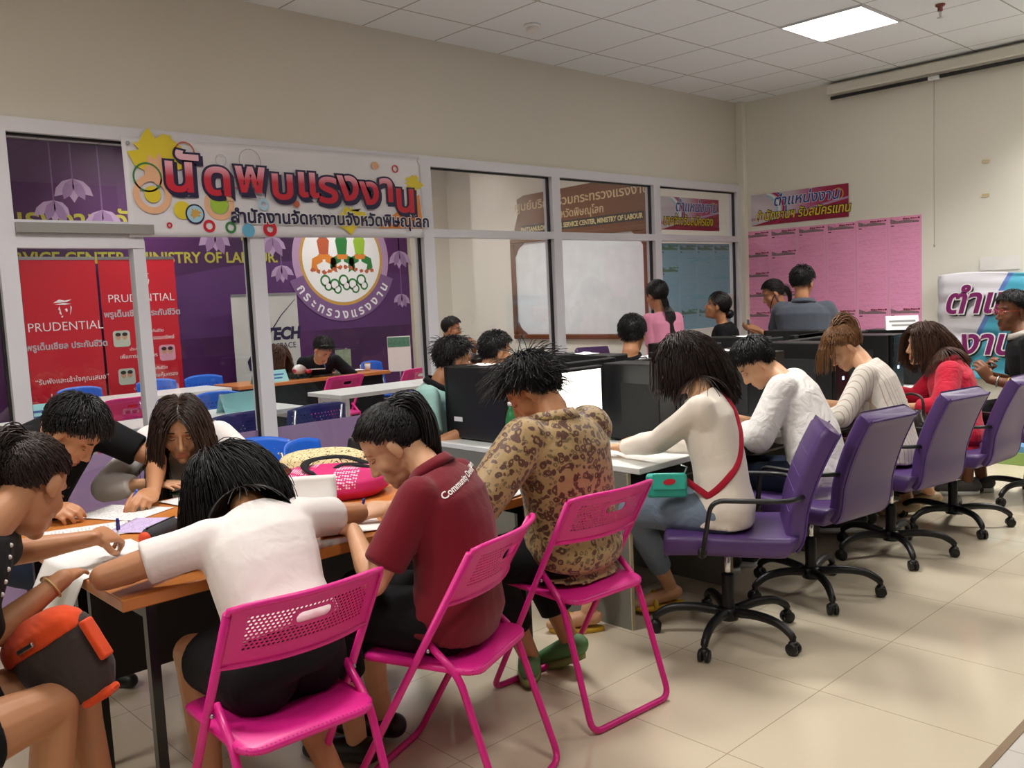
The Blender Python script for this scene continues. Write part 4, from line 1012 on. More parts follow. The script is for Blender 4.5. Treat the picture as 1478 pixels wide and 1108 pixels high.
p, I6 = person('man in a long floral print shirt leaning over the end of the orange table',
  (2.38, 2.25, .56), 92, P(800, 606, 3.24), P(768, 563, 3.36), 124, 40, 0, dict(
  L=dict(w=(2.03, 2.47, .80), d=(-.25, 1, -.05), n=Z, pole=(-.8, -.4, -.5), pose='pen'), R=dict(w=(2.34, 2.60, .80), d=(-.6, .8, 0), n=Z, pole=(.8, -.2, -.6), pose='flat')),
  dict(L=dict(k=(2.16, 2.50, .52), a=(2.30, 2.43, .12), f=(.6, .6, 0)), R=dict(k=(2.42, 2.54, .52), a=(2.50, 2.40, .13), f=(-.2, 1, -.9))),
  TAN, dict(m=floral, sleeve=1.15, so=.028, hem=-.15, loose=.014, collar=floral, fold=.007, name='floral_shirt', cuff=1.6), dict(m=black_c, len=1.72, flare=.008), ('shoe', mat('green_canvas', '#5f8f5a', .6), mat('olive_rubber', '#8d9a60', .6)),
  dict(style='short', m=H_BLACK, length=.10, n=1000, thick=.0033, spiky=.24, volume=1.4), .0045, 1.02, female=False, slouch=.045, fat=1.07)
PEN.append((I6['pinch']['L'], (.1, -.3, .9), '#7aa63a', 'green pen held by the man in the floral shirt'))
p, I7 = person('woman in a white long sleeved top and faded jeans with a red shoulder strap',
  (3.18, 2.12, .565), 118, P(1013, 576, 3.84), P(988, 524, 3.96), 138, 16, 0, dict(
  L=dict(w=(3.13, 2.62, .79), d=(-.1, 1, -.02), n=Z, pole=(-.3, -.4, -.9), pose='flat'), R=dict(w=(3.36, 2.66, .79), d=(-.2, 1, 0), n=Z, pole=(.5, -.2, -.9), pose='type')),
  dict(L=dict(k=(3.00, 2.46, .545), a=(3.30, 2.50, .12), f=(-.7, .35, 0)), R=dict(k=(3.12, 2.56, .53), a=(2.86, 2.62, .10), f=(-.6, .6, 0))),
  FAIR, dict(m=cream_c, sleeve=1.92, so=.010, hem=-.10, loose=.004, name='long_sleeved_top'), dict(m=jeans, len=1.75, name='jeans'), ('sandal', mat('yellow_rubber', '#d1a722', .5)),
  dict(style='bob', m=H_DKBR, length=.215, part=.02, n=950, thick=.0030, tie_back=.3, fringe=False), .005, 1.0, slouch=.06)
p, I8 = person('person with short dark hair in a sheer white shirt typing at a desk',
  (4.0, 2.12, .565), 108, P(1148, 556, 4.52), P(1090, 523, 4.66), 136, 45, 0, dict(
  L=dict(w=(3.93, 2.55, .80), d=(-.2, 1, 0), n=Z, pole=(-.6, -.5, -.6), pose='type'), R=dict(w=(4.10, 2.62, .80), d=(-.35, 1, 0), n=Z, pole=(.6, -.3, -.7), pose='type')),
  dict(L=dict(k=(3.86, 2.50, .545), a=(3.95, 2.62, .10)), R=dict(k=(4.06, 2.54, .545), a=(4.1, 2.6, .1))),
  FAIR, dict(m=sheer_c, sleeve=1.45, so=.032, hem=-.20, loose=.03, fold=.007, ff=14, name='loose_shirt', cuff=1.2), dict(m=navy_d, len=1.9), ('shoe', black_p, white_lam),
  dict(style='short', m=H_BLACK, length=.085, n=560, thick=.0048, volume=1.3), .0055, .98, slouch=.09)
strp = m_stripe('striped_knit', '#d9d2c8', '#b5a08c', .021, 0, .16)
p, I9 = person('woman in a striped white knit top with golden brown hair tied up',
  (4.83, 2.12, .565), 106, P(1262, 538, 4.98), P(1217, 500, 5.12), 138, 42, 0, dict(
  L=dict(w=(4.66, 2.50, .80), d=(-.2, 1, 0), n=Z, pole=(-.6, -.5, -.6), pose='type'), R=dict(w=(4.9, 2.6, .80), d=(-.3, 1, 0), n=Z, pole=(.6, -.3, -.7), pose='type')),
  dict(L=dict(k=(4.70, 2.50, .545), a=(5.0, 2.42, .13), f=(-.6, .5, 0)), R=dict(k=(4.92, 2.52, .545), a=(5.2, 2.46, .1), f=(-.2, .8, 0))),
  FAIR, dict(m=strp, sleeve=1.3, so=.016, hem=-.1, loose=.018, name='knit_top', cuff=1.3), dict(m=fabric('burgundy_trousers', '#3a1018', .08), len=1.75), ('shoe', black_p, white_lam),
  dict(style='pony', m=H_GOLD, tie=(0, -.06, .122), tail_len=.20, tail_dir=(0, -.85, .45), tail_g=.34, n=480, thick=.0055, bangs=.17, volume=1.3), .0055, .98, slouch=.08)
p, I10 = person('woman in a red jacket with a brown bob looking left at a screen',
  (5.60, 2.06, .565), 112, P(1382, 540, 5.50), P(1334, 496, 5.62), 140, 2, 0, dict(
  L=dict(w=(5.44, 2.30, .72), d=(-.3, 1, 0), n=Z, pole=(-.4, -.9, -.2), pose='relax'), R=dict(w=(5.65, 2.55, .80), d=(-.3, 1, 0), n=Z, pole=(.6, -.3, -.7), pose='type')),
  dict(L=dict(k=(5.48, 2.44, .545), a=(5.62, 2.36, .1), f=(-.6, .5, 0)), R=dict(k=(5.68, 2.46, .545), a=(5.9, 2.34, .1), f=(-.6, .5, 0))),
  FAIR, dict(m=red_c, sleeve=1.6, so=.022, hem=-.16, loose=.016, fold=.009, collar=red_c, name='jacket', cuff=1.2), dict(m=black_c, len=1.85), ('shoe', mat('tan_shoe', '#a08a66', .5)),
  dict(style='bob', m=H_BROWN, length=.23, part=.0, n=800, thick=.0032, fringe=False, tie_back=.55), .0055, 1.0, slouch=.06, fat=1.13, eyes='open')
p, I11 = person('man in a black polo shirt and pink rimmed glasses at the far right',
  (6.56, 1.90, .58), 120, P(1484, 503, 5.98), P(1462, 449, 6.10), 142, 0, 0, dict(
  L=dict(w=P(1428, 548, 5.95), d=(-.3, .4, .8), n=(-.6, -.6, .2), pole=(-.2, -.4, -.9), pose='hold'), R=dict(w=P(1424, 540, 6.12), d=(-.5, -.2, .8), n=(.2, .9, .1), pole=(.5, -.2, -.9), pose='hold')),
  dict(L=dict(k=(6.36, 2.26, .56), a=(6.40, 2.28, .1), f=(-.5, .8, 0)), R=dict(k=(6.52, 2.3, .56), a=(6.55, 2.24, .1), f=(-.5, .8, 0))),
  DARK, dict(m=black_c, sleeve=.8, so=.016, hem=-.08, collar=fabric('grey_collar', '#b0aaa2', .05), name='polo_shirt'), dict(m=black_c, len=1.35), ('shoe', mat('grey_sneaker', '#4c4a48', .6), white_lam),
  dict(style='short', m=H_BLACK, length=.05, n=520, thick=.0036), .0055, 1.05, female=False, slouch=.03, glasses='#d8453e', eyes='open')
# foreground left
p, I1 = person('woman with a brown ponytail in a buttoned black shirt at the left edge',
  (.24, 2.32, .56), 8, P(-22, 762, 2.2), P(44, 698, 2.36), 34, 38, 4, dict(
  R=dict(w=P(92, 834, 2.33), d=(.45, .85, -.12), n=Z, pole=(-1, -.2, -.3), pose='flat'), L=dict(w=P(136, 776, 2.68), d=(.75, .55, -.12), n=(.35, -.45, .8), pole=(-.2, .8, -.4), pose='pen')),
  dict(R=dict(k=(.60, 2.33, .56), a=(.58, 2.38, .09), f=(1, .2, 0)), L=dict(k=(.70, 2.50, .57), a=(.72, 2.42, .09), f=(1, .2, 0))),
  TAN, dict(m=black_c, sleeve=.85, so=.018, hem=-.05, name='buttoned_shirt'), dict(m=black_c, len=.55, name='shorts'), None,
  dict(style='pony', m=H_DKBR, tie=(0, -.09, .075), tail_len=.36, tail_dir=(-.6, -.9, 0), n=560), .0045, 1.0, slouch=.09, fat=1.04, shyaw=-34)
PEN.append((I1['pinch']['L'], (.02, -.05, 1), '#2b2f9a', 'clear pen with a blue cap held by the woman at the left edge'))
p, I2 = person('man in a black t-shirt bending over his papers beside the glass door',
  (.93, 4.02, .60), -68, P(78, 610, 3.60), P(106, 622, 3.38), -42, 50, 0, dict(
  R=dict(w=(.95, 3.56, .80), d=(.4, -.9, 0), n=(-.4, -.2, .9), pole=(-.8, .3, -.5), pose='hold'), L=dict(w=(1.33, 3.52, .80), d=(-.65, -.7, -.1), n=(.3, -.3, .9), pole=(.9, .3, -.1), pose='pen')),
  dict(L=dict(k=(1.15, 3.72, .52), a=(1.15, 3.8, .09)), R=dict(k=(.98, 3.66, .52), a=(.98, 3.75, .09))),
  TAN, dict(m=black_c, sleeve=.72, so=.022, hem=-.06, loose=.01, name='t_shirt'), dict(m=navy_d, len=1.9), ('shoe', black_p),
  dict(style='short', m=H_BLACK, length=.08, n=600, thick=.0048, volume=1.3), .005, 1.02, female=False, slouch=.08)
PEN.append((I2['pinch']['L'], (.55, .35, .65), '#2f62c9', 'blue pen in the hand of the man in the black t-shirt'))
p, I3 = person('woman with long brown hair in a white blouse with black trim, facing the camera',
  (1.80, 4.16, .56), -122, P(264, 622, 3.95), P(261, 618, 3.78), -116, 22, 0, dict(
  R=dict(w=(1.39, 3.70, .80), d=(.55, -.8, -.02), n=(-.1, 0, 1), pole=(-.6, .6, -.3), pose='flat'), L=dict(w=(1.63, 3.50, .80), d=(-.9, -.15, -.02), n=(.3, -.5, .8), pole=(.9, .2, -.3), pose='pen')),
  dict(L=dict(k=(1.72, 3.74, .52), a=(1.75, 3.85, .09)), R=dict(k=(1.52, 3.78, .52), a=(1.55, 3.88, .09))),
  FAIR, dict(m=white_c, sleeve=1.62, so=.022, hem=-.05, loose=.012, name='blouse'), dict(m=black_c, len=.9, kind='skirt', name='skirt'), None,
  dict(style='long', m=hair_mat('dark_chestnut_hair', '#23150f', '#3c261b'), length=.36, part=.0, n=900, thick=.0030, tie_back=.30), .0045, 1.0, slouch=.07)
PEN.append((I3['pinch']['L'], (.25, .25, .9), '#2b2f9a', 'blue pen in the hand of the woman in the white blouse'))
# standing by the notices
def stand(x, y, az, h, sp=.09, zk=.47):
    a = math.radians(az); l = (-math.sin(a)*sp, math.cos(a)*sp)
    return dict(L=dict(k=(x+l[0], y+l[1], zk), a=(x+l[0]-.02*math.cos(a), y+l[1]-.02*math.sin(a), .085)), R=dict(k=(x-l[0], y-l[1], zk), a=(x-l[0]-.02*math.cos(a), y-l[1]-.02*math.sin(a), .085)))
h12 = P(948, 425, 7.55); h13 = P(1036, 441, 7.75); h14 = P(1116, 423, 7.95); h15 = P(1158, 407, 7.5)
p, I12 = person('woman in a pink shirt with a long low ponytail, standing with her back turned', (h12[0]-.02, h12[1]-.1, .86), 72, (h12[0]-.01, h12[1]-.06, h12[2]-.19), h12, 78, 6, 0, None, stand(h12[0]-.02, h12[1]-.1, 72, 1),
  TAN, dict(m=pink_c, sleeve=.8, hem=-.15, loose=.02), dict(m=black_c, len=1.9), ('shoe', black_p), dict(style='pony', m=H_BLACK, tie=(0, -.085, -.05), tail_len=.42, tail_dir=(0, -.5, -.8), n=360), .007, .96, slouch=.02, face=False)
p, I13 = person('woman in black with a low bun looking up at the blue notices', (h13[0]+.06, h13[1]-.06, .80), 108, (h13[0]+.03, h13[1]-.04, h13[2]-.19), h13, 118, -14, 0, None, stand(h13[0]+.06, h13[1]-.06, 108, 1, .09, .43),
  TAN, dict(m=black_c, sleeve=.9, hem=-.1, loose=.015), dict(m=black_c, len=1.9), ('shoe', black_p), dict(style='bun', m=H_BLACK, tie=(0, -.092, -.035), n=360, volume=1.1), .007, .94, slouch=.02, eyes='open')
p, I14 = person('woman in pink with a dark shoulder bag looking down at her phone', (h14[0]+.10, h14[1]-.10, .84), 128, (h14[0]+.06, h14[1]-.05, h14[2]-.185), h14, 132, 24, 0, dict(
  L=dict(w=h14+V(-.16, .05, -.32), d=(-.6, .6, .4), n=(-.3, -.6, .6), pole=(-.2, -.5, -.9), pose='hold'), R=dict(w=h14+V(.0, .22, -.34), d=(-.8, .2, .3), n=(-.2, .3, -.8), pole=(.5, .3, -.9), pose='hold')), stand(h14[0]+.10, h14[1]-.10, 128, 1),
  TAN, dict(m=pink_c, sleeve=.6, hem=-.1, loose=.012), dict(m=navy_d, len=1.9), ('shoe', black_p), dict(style='pony', m=H_BLACK, tie=(0, -.10, .0), tail_len=.24, n=360), .007, .95, slouch=.03)
p, I15 = person('broad man in a slate grey polo shirt reading the pink notices', (h15[0]-.03, h15[1]-.05, .90), 22, (h15[0]-.02, h15[1]-.02, h15[2]-.195), h15, 8, 14, 0, dict(
  L=dict(w=h15+V(.26, .22, -.36), d=(.7, -.4, .3), n=(0, .5, .8), pole=(-.3, .6, -.8), pose='hold'), R=dict(w=h15+V(.30, -.12, -.36), d=(.7, .4, .3), n=(0, -.5, .8), pole=(-.3, -.6, -.8), pose='hold')), stand(h15[0]-.03, h15[1]-.05, 22, 1, .1, .49),
  TAN, dict(m=grey_c, sleeve=.75, hem=-.15, loose=.02, collar=grey_c, name='polo_shirt'), dict(m=black_c, len=1.9), ('shoe', black_p), dict(style='short', m=H_BLACK, length=.05, n=360), .007, 1.05, female=False, slouch=.03, fat=1.18, face=False)
# across the desks
p, I16 = person('man in a mint green polo shirt with spiky hair, left of the black computer case', (3.22, 4.22, .56), -52, P(632, 556, 5.12), P(655, 520, 5.16), -20, 10, 0, dict(
  R=dict(w=(3.18, 3.72, .80), d=(.3, -1, 0), n=Z, pole=(-.7, .2, -.8), pose='type'), L=dict(w=(3.5, 3.8, .80), d=(.2, -1, 0), n=Z, pole=(.8, .2, -.8), pose='type')), None,
  TAN, dict(m=teal_c, sleeve=.72, so=.02, hem=-.06, loose=.008, collar=black_c, name='polo_shirt'), dict(m=black_c, len=1.85), ('shoe', black_p), dict(style='short', m=H_BLACK, length=.06, n=480, thick=.0036, spiky=.35), .006, 1.03, female=False, slouch=.04, eyes='open')
p, I17 = person('man with cropped black hair across the desk, beside the mint green shirt', (3.98, 4.38, .56), -50, P(704, 540, 5.75), P(716, 508, 5.8), -18, 8, 0, dict(
  R=dict(w=(4.0, 3.8, .80), d=(.2, -1, 0), n=Z, pole=(-.7, .2, -.8), pose='type'), L=dict(w=(4.25, 3.85, .80), d=(.1, -1, 0), n=Z, pole=(.8, .2, -.8), pose='type')), None,
  TAN, dict(m=navy_d, sleeve=.72, hem=-.06), dict(m=black_c, len=1.85), ('shoe', black_p), dict(style='short', m=H_BLACK, length=.035, n=520, thick=.0036), .007, 1.03, female=False, slouch=.04, eyes='open')
wb = m_stripe('white_sports_cloth', '#dfe0e2', '#17181c', .3, 1, .0)
p, I18 = person('boy in a white shirt with black shoulder stripes seen from behind across the desk', (4.98, 4.14, .56), 12, P(908, 520, 6.15), P(913, 482, 6.2), 28, 4, 0, None, None,
  TAN, dict(m=wb, sleeve=.8, so=.02, hem=-.06, loose=.01, collar=black_c), dict(m=black_c, len=1.85), ('shoe', black_p), dict(style='short', m=H_BLACK, length=.045, n=520, thick=.0036), .0065, 1.03, female=False, slouch=.04, face=False)
# behind the glass
p, I19 = person('woman with long brown hair in dark clothes behind the glass booth table', (4.78, 9.1, .56), -95, P(398, 537, 9.45), P(401, 516, 9.4), -70, 32, 0, dict(
  L=dict(w=(4.95, 8.6, .80), d=(-.5, -.8, 0), n=Z, pole=(.8, .2, -.6), pose='flat'), R=dict(w=(4.6, 8.6, .80), d=(.4, -.9, 0), n=Z, pole=(-.8, .2, -.6), pose='flat')), None,
  FAIR, dict(m=black_c, sleeve=1.8, hem=-.05), dict(m=black_c, len=.9, kind='skirt', name='skirt'), None, dict(style='long', m=H_BROWN, length=.36, part=.0, n=360, thick=.005), .007, .97, slouch=.05)
p, I20 = person('man in a black suit and tie bending over the booth table behind the glass', (5.35, 9.15, .57), -100, P(462, 522, 9.55), P(466, 504, 9.4), -80, 48, 0, dict(
  L=dict(w=(5.5, 8.6, .80), d=(-.4, -.9, 0), n=Z, pole=(.8, .2, -.6), pose='flat'), R=dict(w=(5.15, 8.6, .80), d=(.4, -.9, 0), n=Z, pole=(-.8, .2, -.6), pose='flat')), None,
  FAIR, dict(m=suit_c, sleeve=1.85, so=.018, hem=-.1, name='suit_jacket'), dict(m=suit_c, len=1.9), ('shoe', black_p), dict(style='short', m=H_BLACK, length=.06, n=360, volume=1.2), .007, 1.04, female=False, slouch=.05)
hh = P(652, 474, 10.5)
p, I21 = person('man with glasses in a white shirt resting his chin on clasped hands behind the glass', (hh[0]-.05, hh[1]+.25, .58), -60, (hh[0]-.03, hh[1]+.09, hh[2]-.18), hh, -52, 8, 0, dict(
  L=dict(w=hh+V(.20, -.20, -.20), d=(-.7, .1, .5), n=(.3, -.8, .4), pole=(.6, 0, -.9), pose='fist'), R=dict(w=hh+V(.0, -.24, -.20), d=(.7, .1, .5), n=(-.3, -.8, .4), pole=(-.6, 0, -.9), pose='fist')), None,
  TAN, dict(m=bwhite_c, sleeve=1.5, so=.02, hem=-.06, collar=bwhite_c), dict(m=black_c, len=1.9), ('shoe', black_p), dict(style='short', m=H_BLACK, length=.045, n=360), .0065, 1.03, female=False, slouch=.04, glasses='#1a1a1c', eyes='open')
# ------------------------------------------------------------ banners, signs, notices
def onto(parent, o):
    o.data.transform(Matrix.Translation(-Vector(parent.location))); o.parent = parent; return o
def MG(x, z, y=GY-.055): return basis((x, y, z), (1, 0, 0), (0, 0, 1))          # faces the camera room, on a Y plane
def MW(y, z, x=BX-.004): return basis((x, y, z), (0, -1, 0), (0, 0, 1))         # on the wall with the notices
def T(par, s, size, M, m, name='lettering', **k): return onto(par, text_mesh(s, size, M, m, None, name, **k))
def shape(par, name, m, fn, smooth=False):
    mb = MB(); fn(mb); return onto(par, mb.build(name, m))
def disc(mb, cx, cy, r, M, z, h=.0006, n=28, rx=None): mb.prism(ngon(cx, cy, rx or r, r, n), h, M @ Matrix.Translation((0, 0, z)))
def grad_mat(name, stops, ax, lo, hi, rough=.5):
    t = NT(name); sp = t.n('ShaderNodeSeparateXYZ', i_0=t.coord()); v = t.math('DIVIDE', t.math('SUBTRACT', sp.outputs[ax], lo), hi-lo)
    r = t.n('ShaderNodeValToRGB', i_0=v); e = r.color_ramp.elements
    e[0].position, e[0].color = stops[0][0], hexc(stops[0][1]); e[1].position, e[1].color = stops[-1][0], hexc(stops[-1][1])
    for p_, c_ in stops[1:-1]: q = e.new(p_); q.color = hexc(c_)
    t.base(r.outputs[0]); t.b.inputs['Roughness'].default_value = rough; return t.m
vinyl_w = mat('white_vinyl', '#dcdae0', .35, var=.03, vscale=3)
ink = {k: mat('ink_'+k, v, .45, var=.02) for k, v in dict(navy='#1d1440', red='#c4122c', pink='#e79db4', yellow='#dcc62f', orange='#d98232', green='#2f7a3c', lime='#9bbf3a', blue='#5fa6c8', skyblue='#9fc8dc', black='#1a1a1c', white='#ececec', purple='#5b2a7a', dblue='#24509a', teal='#39a6bf', magenta='#b0155a', crimson='#8f1238', olive='#b9b32c', lilac='#b493b8', gold='#c79a4a', peach='#e3b08a', grey='#8b8b8b', maroon='#7a1530', silver='#b6b6bc', brick='#b85a3a').items()}
# ---- the big vinyl banner on the glass frame
bn = thing('banner', 'wide white vinyl banner with big red outlined lettering tied to the glass frame', 'banner', (2.85, GY-.055, 2.2))
BM = MG(2.85, 2.2, GY-.062)
def ban_sheet(u, v):
    x = -1.0+2.0*u; z = -.262+(.51+.035*u)*v-.02*(1-u)*(1-v)
    return (x, -.0035+.006*math.sin(u*19)*math.sin(v*3.1)-.004*math.sin(u*7+v*4), z)
solidify(grid_sheet(ban_sheet, 60, 14).build('sheet', vinyl_w, bn), .001)
def bd(name, m, fn): return shape(bn, name, m, fn)
zz = .006
for cx, cy, r0, r1, col in ((-.86, -.05, 0, .045, 'yellow'), (-.86, -.05, .07, .105, 'peach'), (-.48, -.09, 0, .055, 'lime'), (-.48, -.09, .06, .09, 'peach'), (-.70, -.13, 0, .05, 'yellow'), (-.20, -.08, .018, .034, 'skyblue'),
                            (-.55, -.215, .02, .036, 'red'), (-.42, -.22, .02, .034, 'green'), (-.31, -.235, 0, .04, 'blue'), (-.17, -.225, .02, .045, 'red'), (-.66, .19, .05, .058, 'brick'), (-.27, .17, .066, .069, 'grey'),
                            (.02, -.07, 0, .022, 'brick'), (-.78, -.215, .008, .016, 'red'), (.30, -.09, .05, .053, 'skyblue'), (.78, .19, .018, .026, 'red'), (.62, .2, 0, .026, 'peach'), (-.33, -.02, 0, .011, 'brick'), (-.45, .16, .03, .034, 'silver'), (-.88, .04, .07, .08, 'green'), (-.36, .04, .03, .035, 'red')):
    bd('printed_circle', ink[col], lambda mb: (disc(mb, cx, cy, r1, BM, zz) if r0 == 0 else ring2(mb, cx, cy, r0, r1, .0006, BM, z=zz)))
def splat(mb, cx, cy, r, seed, M, z, n=26):
    rs = random.Random(seed); mb.prism([(cx+r*(.55+.75*rs.random())*math.cos(2*PI*k/n), cy+r*(.45+.6*rs.random())*math.sin(2*PI*k/n)) for k in range(n)], .0006, M @ Matrix.Translation((0, 0, z)))
bd('printed_splash', ink['yellow'], lambda mb: splat(mb, -.80, .17, .15, 3, BM, zz-.001))
bd('printed_splash', ink['peach'], lambda mb: splat(mb, -.82, .09, .09, 8, BM, zz-.0005))
bd('printed_splash', ink['orange'], lambda mb: mb.prism([(.62, -.205), (.99, -.20), (.97, .03), (.86, -.03)], .0006, BM @ Matrix.Translation((0, 0, zz-.001))))
bd('printed_splash', ink['yellow'], lambda mb: splat(mb, .42, -.15, .10, 5, BM, zz-.0015))
bd('printed_splash', ink['yellow'], lambda mb: splat(mb, .93, .10, .07, 6, BM, zz-.0015))
red_grad = grad_mat('red_to_pink_print', [(.0, '#c0152e'), (.45, '#c8243c'), (.7, '#e6a3b6'), (1, '#ecc0cc')], 2, -.06, .19, .4)
LET = [('นั', -.80, .005, .25), ('ด', -.575, -.005, .24), ('พ', -.375, .02, .225), ('บ', -.155, -.01, .225), ('แ', .02, .01, .225), ('ร', .175, -.02, .24), ('ง', .325, .0, .235), ('ง', .49, -.02, .22), ('า', .645, .005, .225), ('น', .755, -.06, .235)]
def titles(nm, m, dx, dy, off, z, ext):
    objs = [text_mesh(c, sz*1.12, BM @ Matrix.Translation((x+dx, y-.03+dy, z)), m, None, nm, ext=ext, offset=off, sx=1.12) for c, x, y, sz in LET]
    for o in objs: onto(bn, o)
titles('title_shadow', ink['navy'], .014, -.016, .019, zz+.002, .0015)
titles('title_outline', ink['navy'], 0, 0, .019, zz+.0045, .001)
titles('title_letter', red_grad, 0, 0, .007, zz+.007, .001)
T(bn, 'สำนักงานจัดหางานจังหวัดพิษณุโลก', .105, BM @ Matrix.Translation((-.42, -.19, zz+.003)), ink['white'], 'subtitle_outline', offset=.007, ext=.0006, sx=1.0)
T(bn, 'สำนักงานจัดหางานจังหวัดพิษณุโลก', .105, BM @ Matrix.Translation((-.42, -.19, zz+.005)), ink['navy'], 'subtitle', offset=.003, ext=.0006, sx=1.0)
bd('printed_seal', ink['navy'], lambda mb: disc(mb, -.63, -.15, .056, BM, zz+.003)); bd('printed_seal', ink['skyblue'], lambda mb: disc(mb, -.63, -.15, .047, BM, zz+.004)); bd('printed_seal', ink['gold'], lambda mb: splat(mb, -.63, -.147, .032, 11, BM, zz+.005))
for x, z in ((-.97, .215), (-.97, -.255), (.985, .255)):
    shape(bn, 'eyelet', steel, lambda mb: ring2(mb, x, z, .006, .012, .002, BM, z=.004))
# ---- long signs above the notices
def long_sign(label, M, w_, h_, line2, loc):
    t = thing('sign', label, 'sign', loc, 0, 'position signs above the notices')
    shape(t, 'board', grad_mat('sign_print_'+('a' if M[0][0] else 'b'), [(0, '#cfc8d2'), (.42, '#c9bcc8'), (.62, '#b85a86'), (.8, '#a51b4c'), (1, '#8f1436')], 0 if M[0][0] else 1, -w_/2 if M[0][0] else w_/2, w_/2 if M[0][0] else -w_/2, .35), lambda mb: mb.prism([(-w_/2, -h_/2), (w_/2, -h_/2), (w_/2, h_/2), (-w_/2, h_/2)], .004, M))
    def sw(name, col, r0, r1, cx, cy, z):
        def f(mb):
            pts = []; 
            for r in (r0, r1):
                a = [(cx+r*math.cos(q), cy+r*.72*math.sin(q)) for q in np.linspace(-1.3, 1.15, 22)]
                pts += [(max(-w_/2, min(w_/2, x)), max(-h_/2, min(h_/2, y))) for x, y in (a if r == r0 else a[::-1])]
            mb.prism(pts, .0005, M @ Matrix.Translation((0, 0, z)))
        shape(t, name, ink[col], f)
    sw('printed_swoosh', 'skyblue', .19, .215, -w_*.42, 0, .004); sw('printed_swoosh', 'white', .215, .24, -w_*.42, 0, .004); sw('printed_swoosh', 'magenta', .24, .265, -w_*.40, 0, .0042); sw('printed_swoosh', 'dblue', .27, .285, -w_*.40, .0, .004)
    shape(t, 'printed_band', ink['crimson'], lambda mb: mb.prism([(-w_/2, -h_/2), (w_/2, -h_/2), (w_/2, -h_*.05), (w_*.1, -h_*.12)], .0005, M @ Matrix.Translation((0, 0, .0041))))
    shape(t, 'printed_band', ink['lilac'], lambda mb: mb.prism([(-w_*.5, -h_*.34), (-w_*.1, -h_*.28), (w_*.5, h_*.06), (w_*.5, h_*.12), (-w_*.1, -h_*.2), (-w_*.5, -h_*.25)], .0005, M @ Matrix.Translation((0, 0, .0046))))
    shape(t, 'printed_emblem', ink['gold'], lambda mb: ring2(mb, w_*.40, h_*.22, .045, .055, .0005, M, z=.0045))
    T(t, 'ตำแหน่งงาน', h_*.46, M @ Matrix.Translation((-w_*.26, h_*.08, .0052)), ink['white'], 'title_outline', offset=.006, ext=.0004, shear=.2)
    T(t, 'ตำแหน่งงาน', h_*.46, M @ Matrix.Translation((-w_*.26, h_*.08, .006)), ink['dblue'], 'title', offset=.0025, ext=.0004, shear=.2)
    T(t, line2, h_*.40, M @ Matrix.Translation((-w_*.46, -h_*.34, .0052)), ink['black'], 'subtitle_outline', offset=.008, ext=.0004, shear=.2, sx=.84)
    T(t, line2, h_*.40, M @ Matrix.Translation((-w_*.46, -h_*.34, .006)), ink['yellow'], 'subtitle', offset=.0015, ext=.0004, shear=.2, sx=.84)
    return t
long_sign('long pink and white sign with blue and yellow lettering above the pink notices', MW(4.34, 2.24), 1.0, .30, 'สำนักงานฯ รับสมัครแทน', (BX-.004, 4.34, 2.24))
long_sign('long pink and white sign seen through the glass above the blue notices', MG(7.08, 2.2, GY+.012), .94, .30, 'นายจ้างรับสมัครเอง', (7.08, GY+.012, 2.2))
# ---- notice sheets
def m_notice(name, base, ink_c):
    t = NT(name); co = t.coord(); sp = t.n('ShaderNodeSeparateXYZ', i_0=co)
    xy = t.math('ADD', sp.outputs[0], sp.outputs[1]); z = sp.outputs[2]
    row = t.math('FLOOR', t.math('DIVIDE', z, .0095)); fz = t.math('FRACT', t.math('ADD', t.math('DIVIDE', z, .0095), 100.0))
    cb = t.n('ShaderNodeCombineXYZ'); t.link(t.math('MULTIPLY', xy, 60.0), cb.inputs[0]); t.link(t.math('MULTIPLY', row, 7.3), cb.inputs[1])
    n = t.n('ShaderNodeTexNoise', i_Vector=cb.outputs[0], i_Scale=2.2, i_Detail=2.0)
    cl = t.n('ShaderNodeCombineXYZ'); t.link(t.math('MULTIPLY', row, 3.7), cl.inputs[1]); t.link(t.math('MULTIPLY', xy, 5.0), cl.inputs[0])
    n2 = t.n('ShaderNodeTexNoise', i_Vector=cl.outputs[0], i_Scale=1.3)
    m_ = t.math('MULTIPLY', t.math('LESS_THAN', fz, .45), t.math('MULTIPLY', t.math('GREATER_THAN', n.outputs[0], .47), t.math('GREATER_THAN', n2.outputs[0], .5)))
    m_ = t.math('MULTIPLY', m_, t.math('LESS_THAN', t.math('ABSOLUTE', xy), .125))
    t.base(t.mix(t.math('MULTIPLY', m_, .28), hexc(base), hexc(ink_c))); t.b.inputs['Roughness'].default_value = .7
    return t.m
pinkp, bluep = m_notice('pink_notice_paper', '#f0a0ca', '#7a3f5c'), m_notice('blue_notice_paper', '#7fb4c4', '#3c5f70')
hd_p, hd_b = mat('grey_header_print', '#8a6f78', .7, var=.3, vscale=60), mat('green_header_print', '#4f8068', .7, var=.3, vscale=60)
ORD = ['first', 'second', 'third', 'fourth', 'fifth', 'sixth']
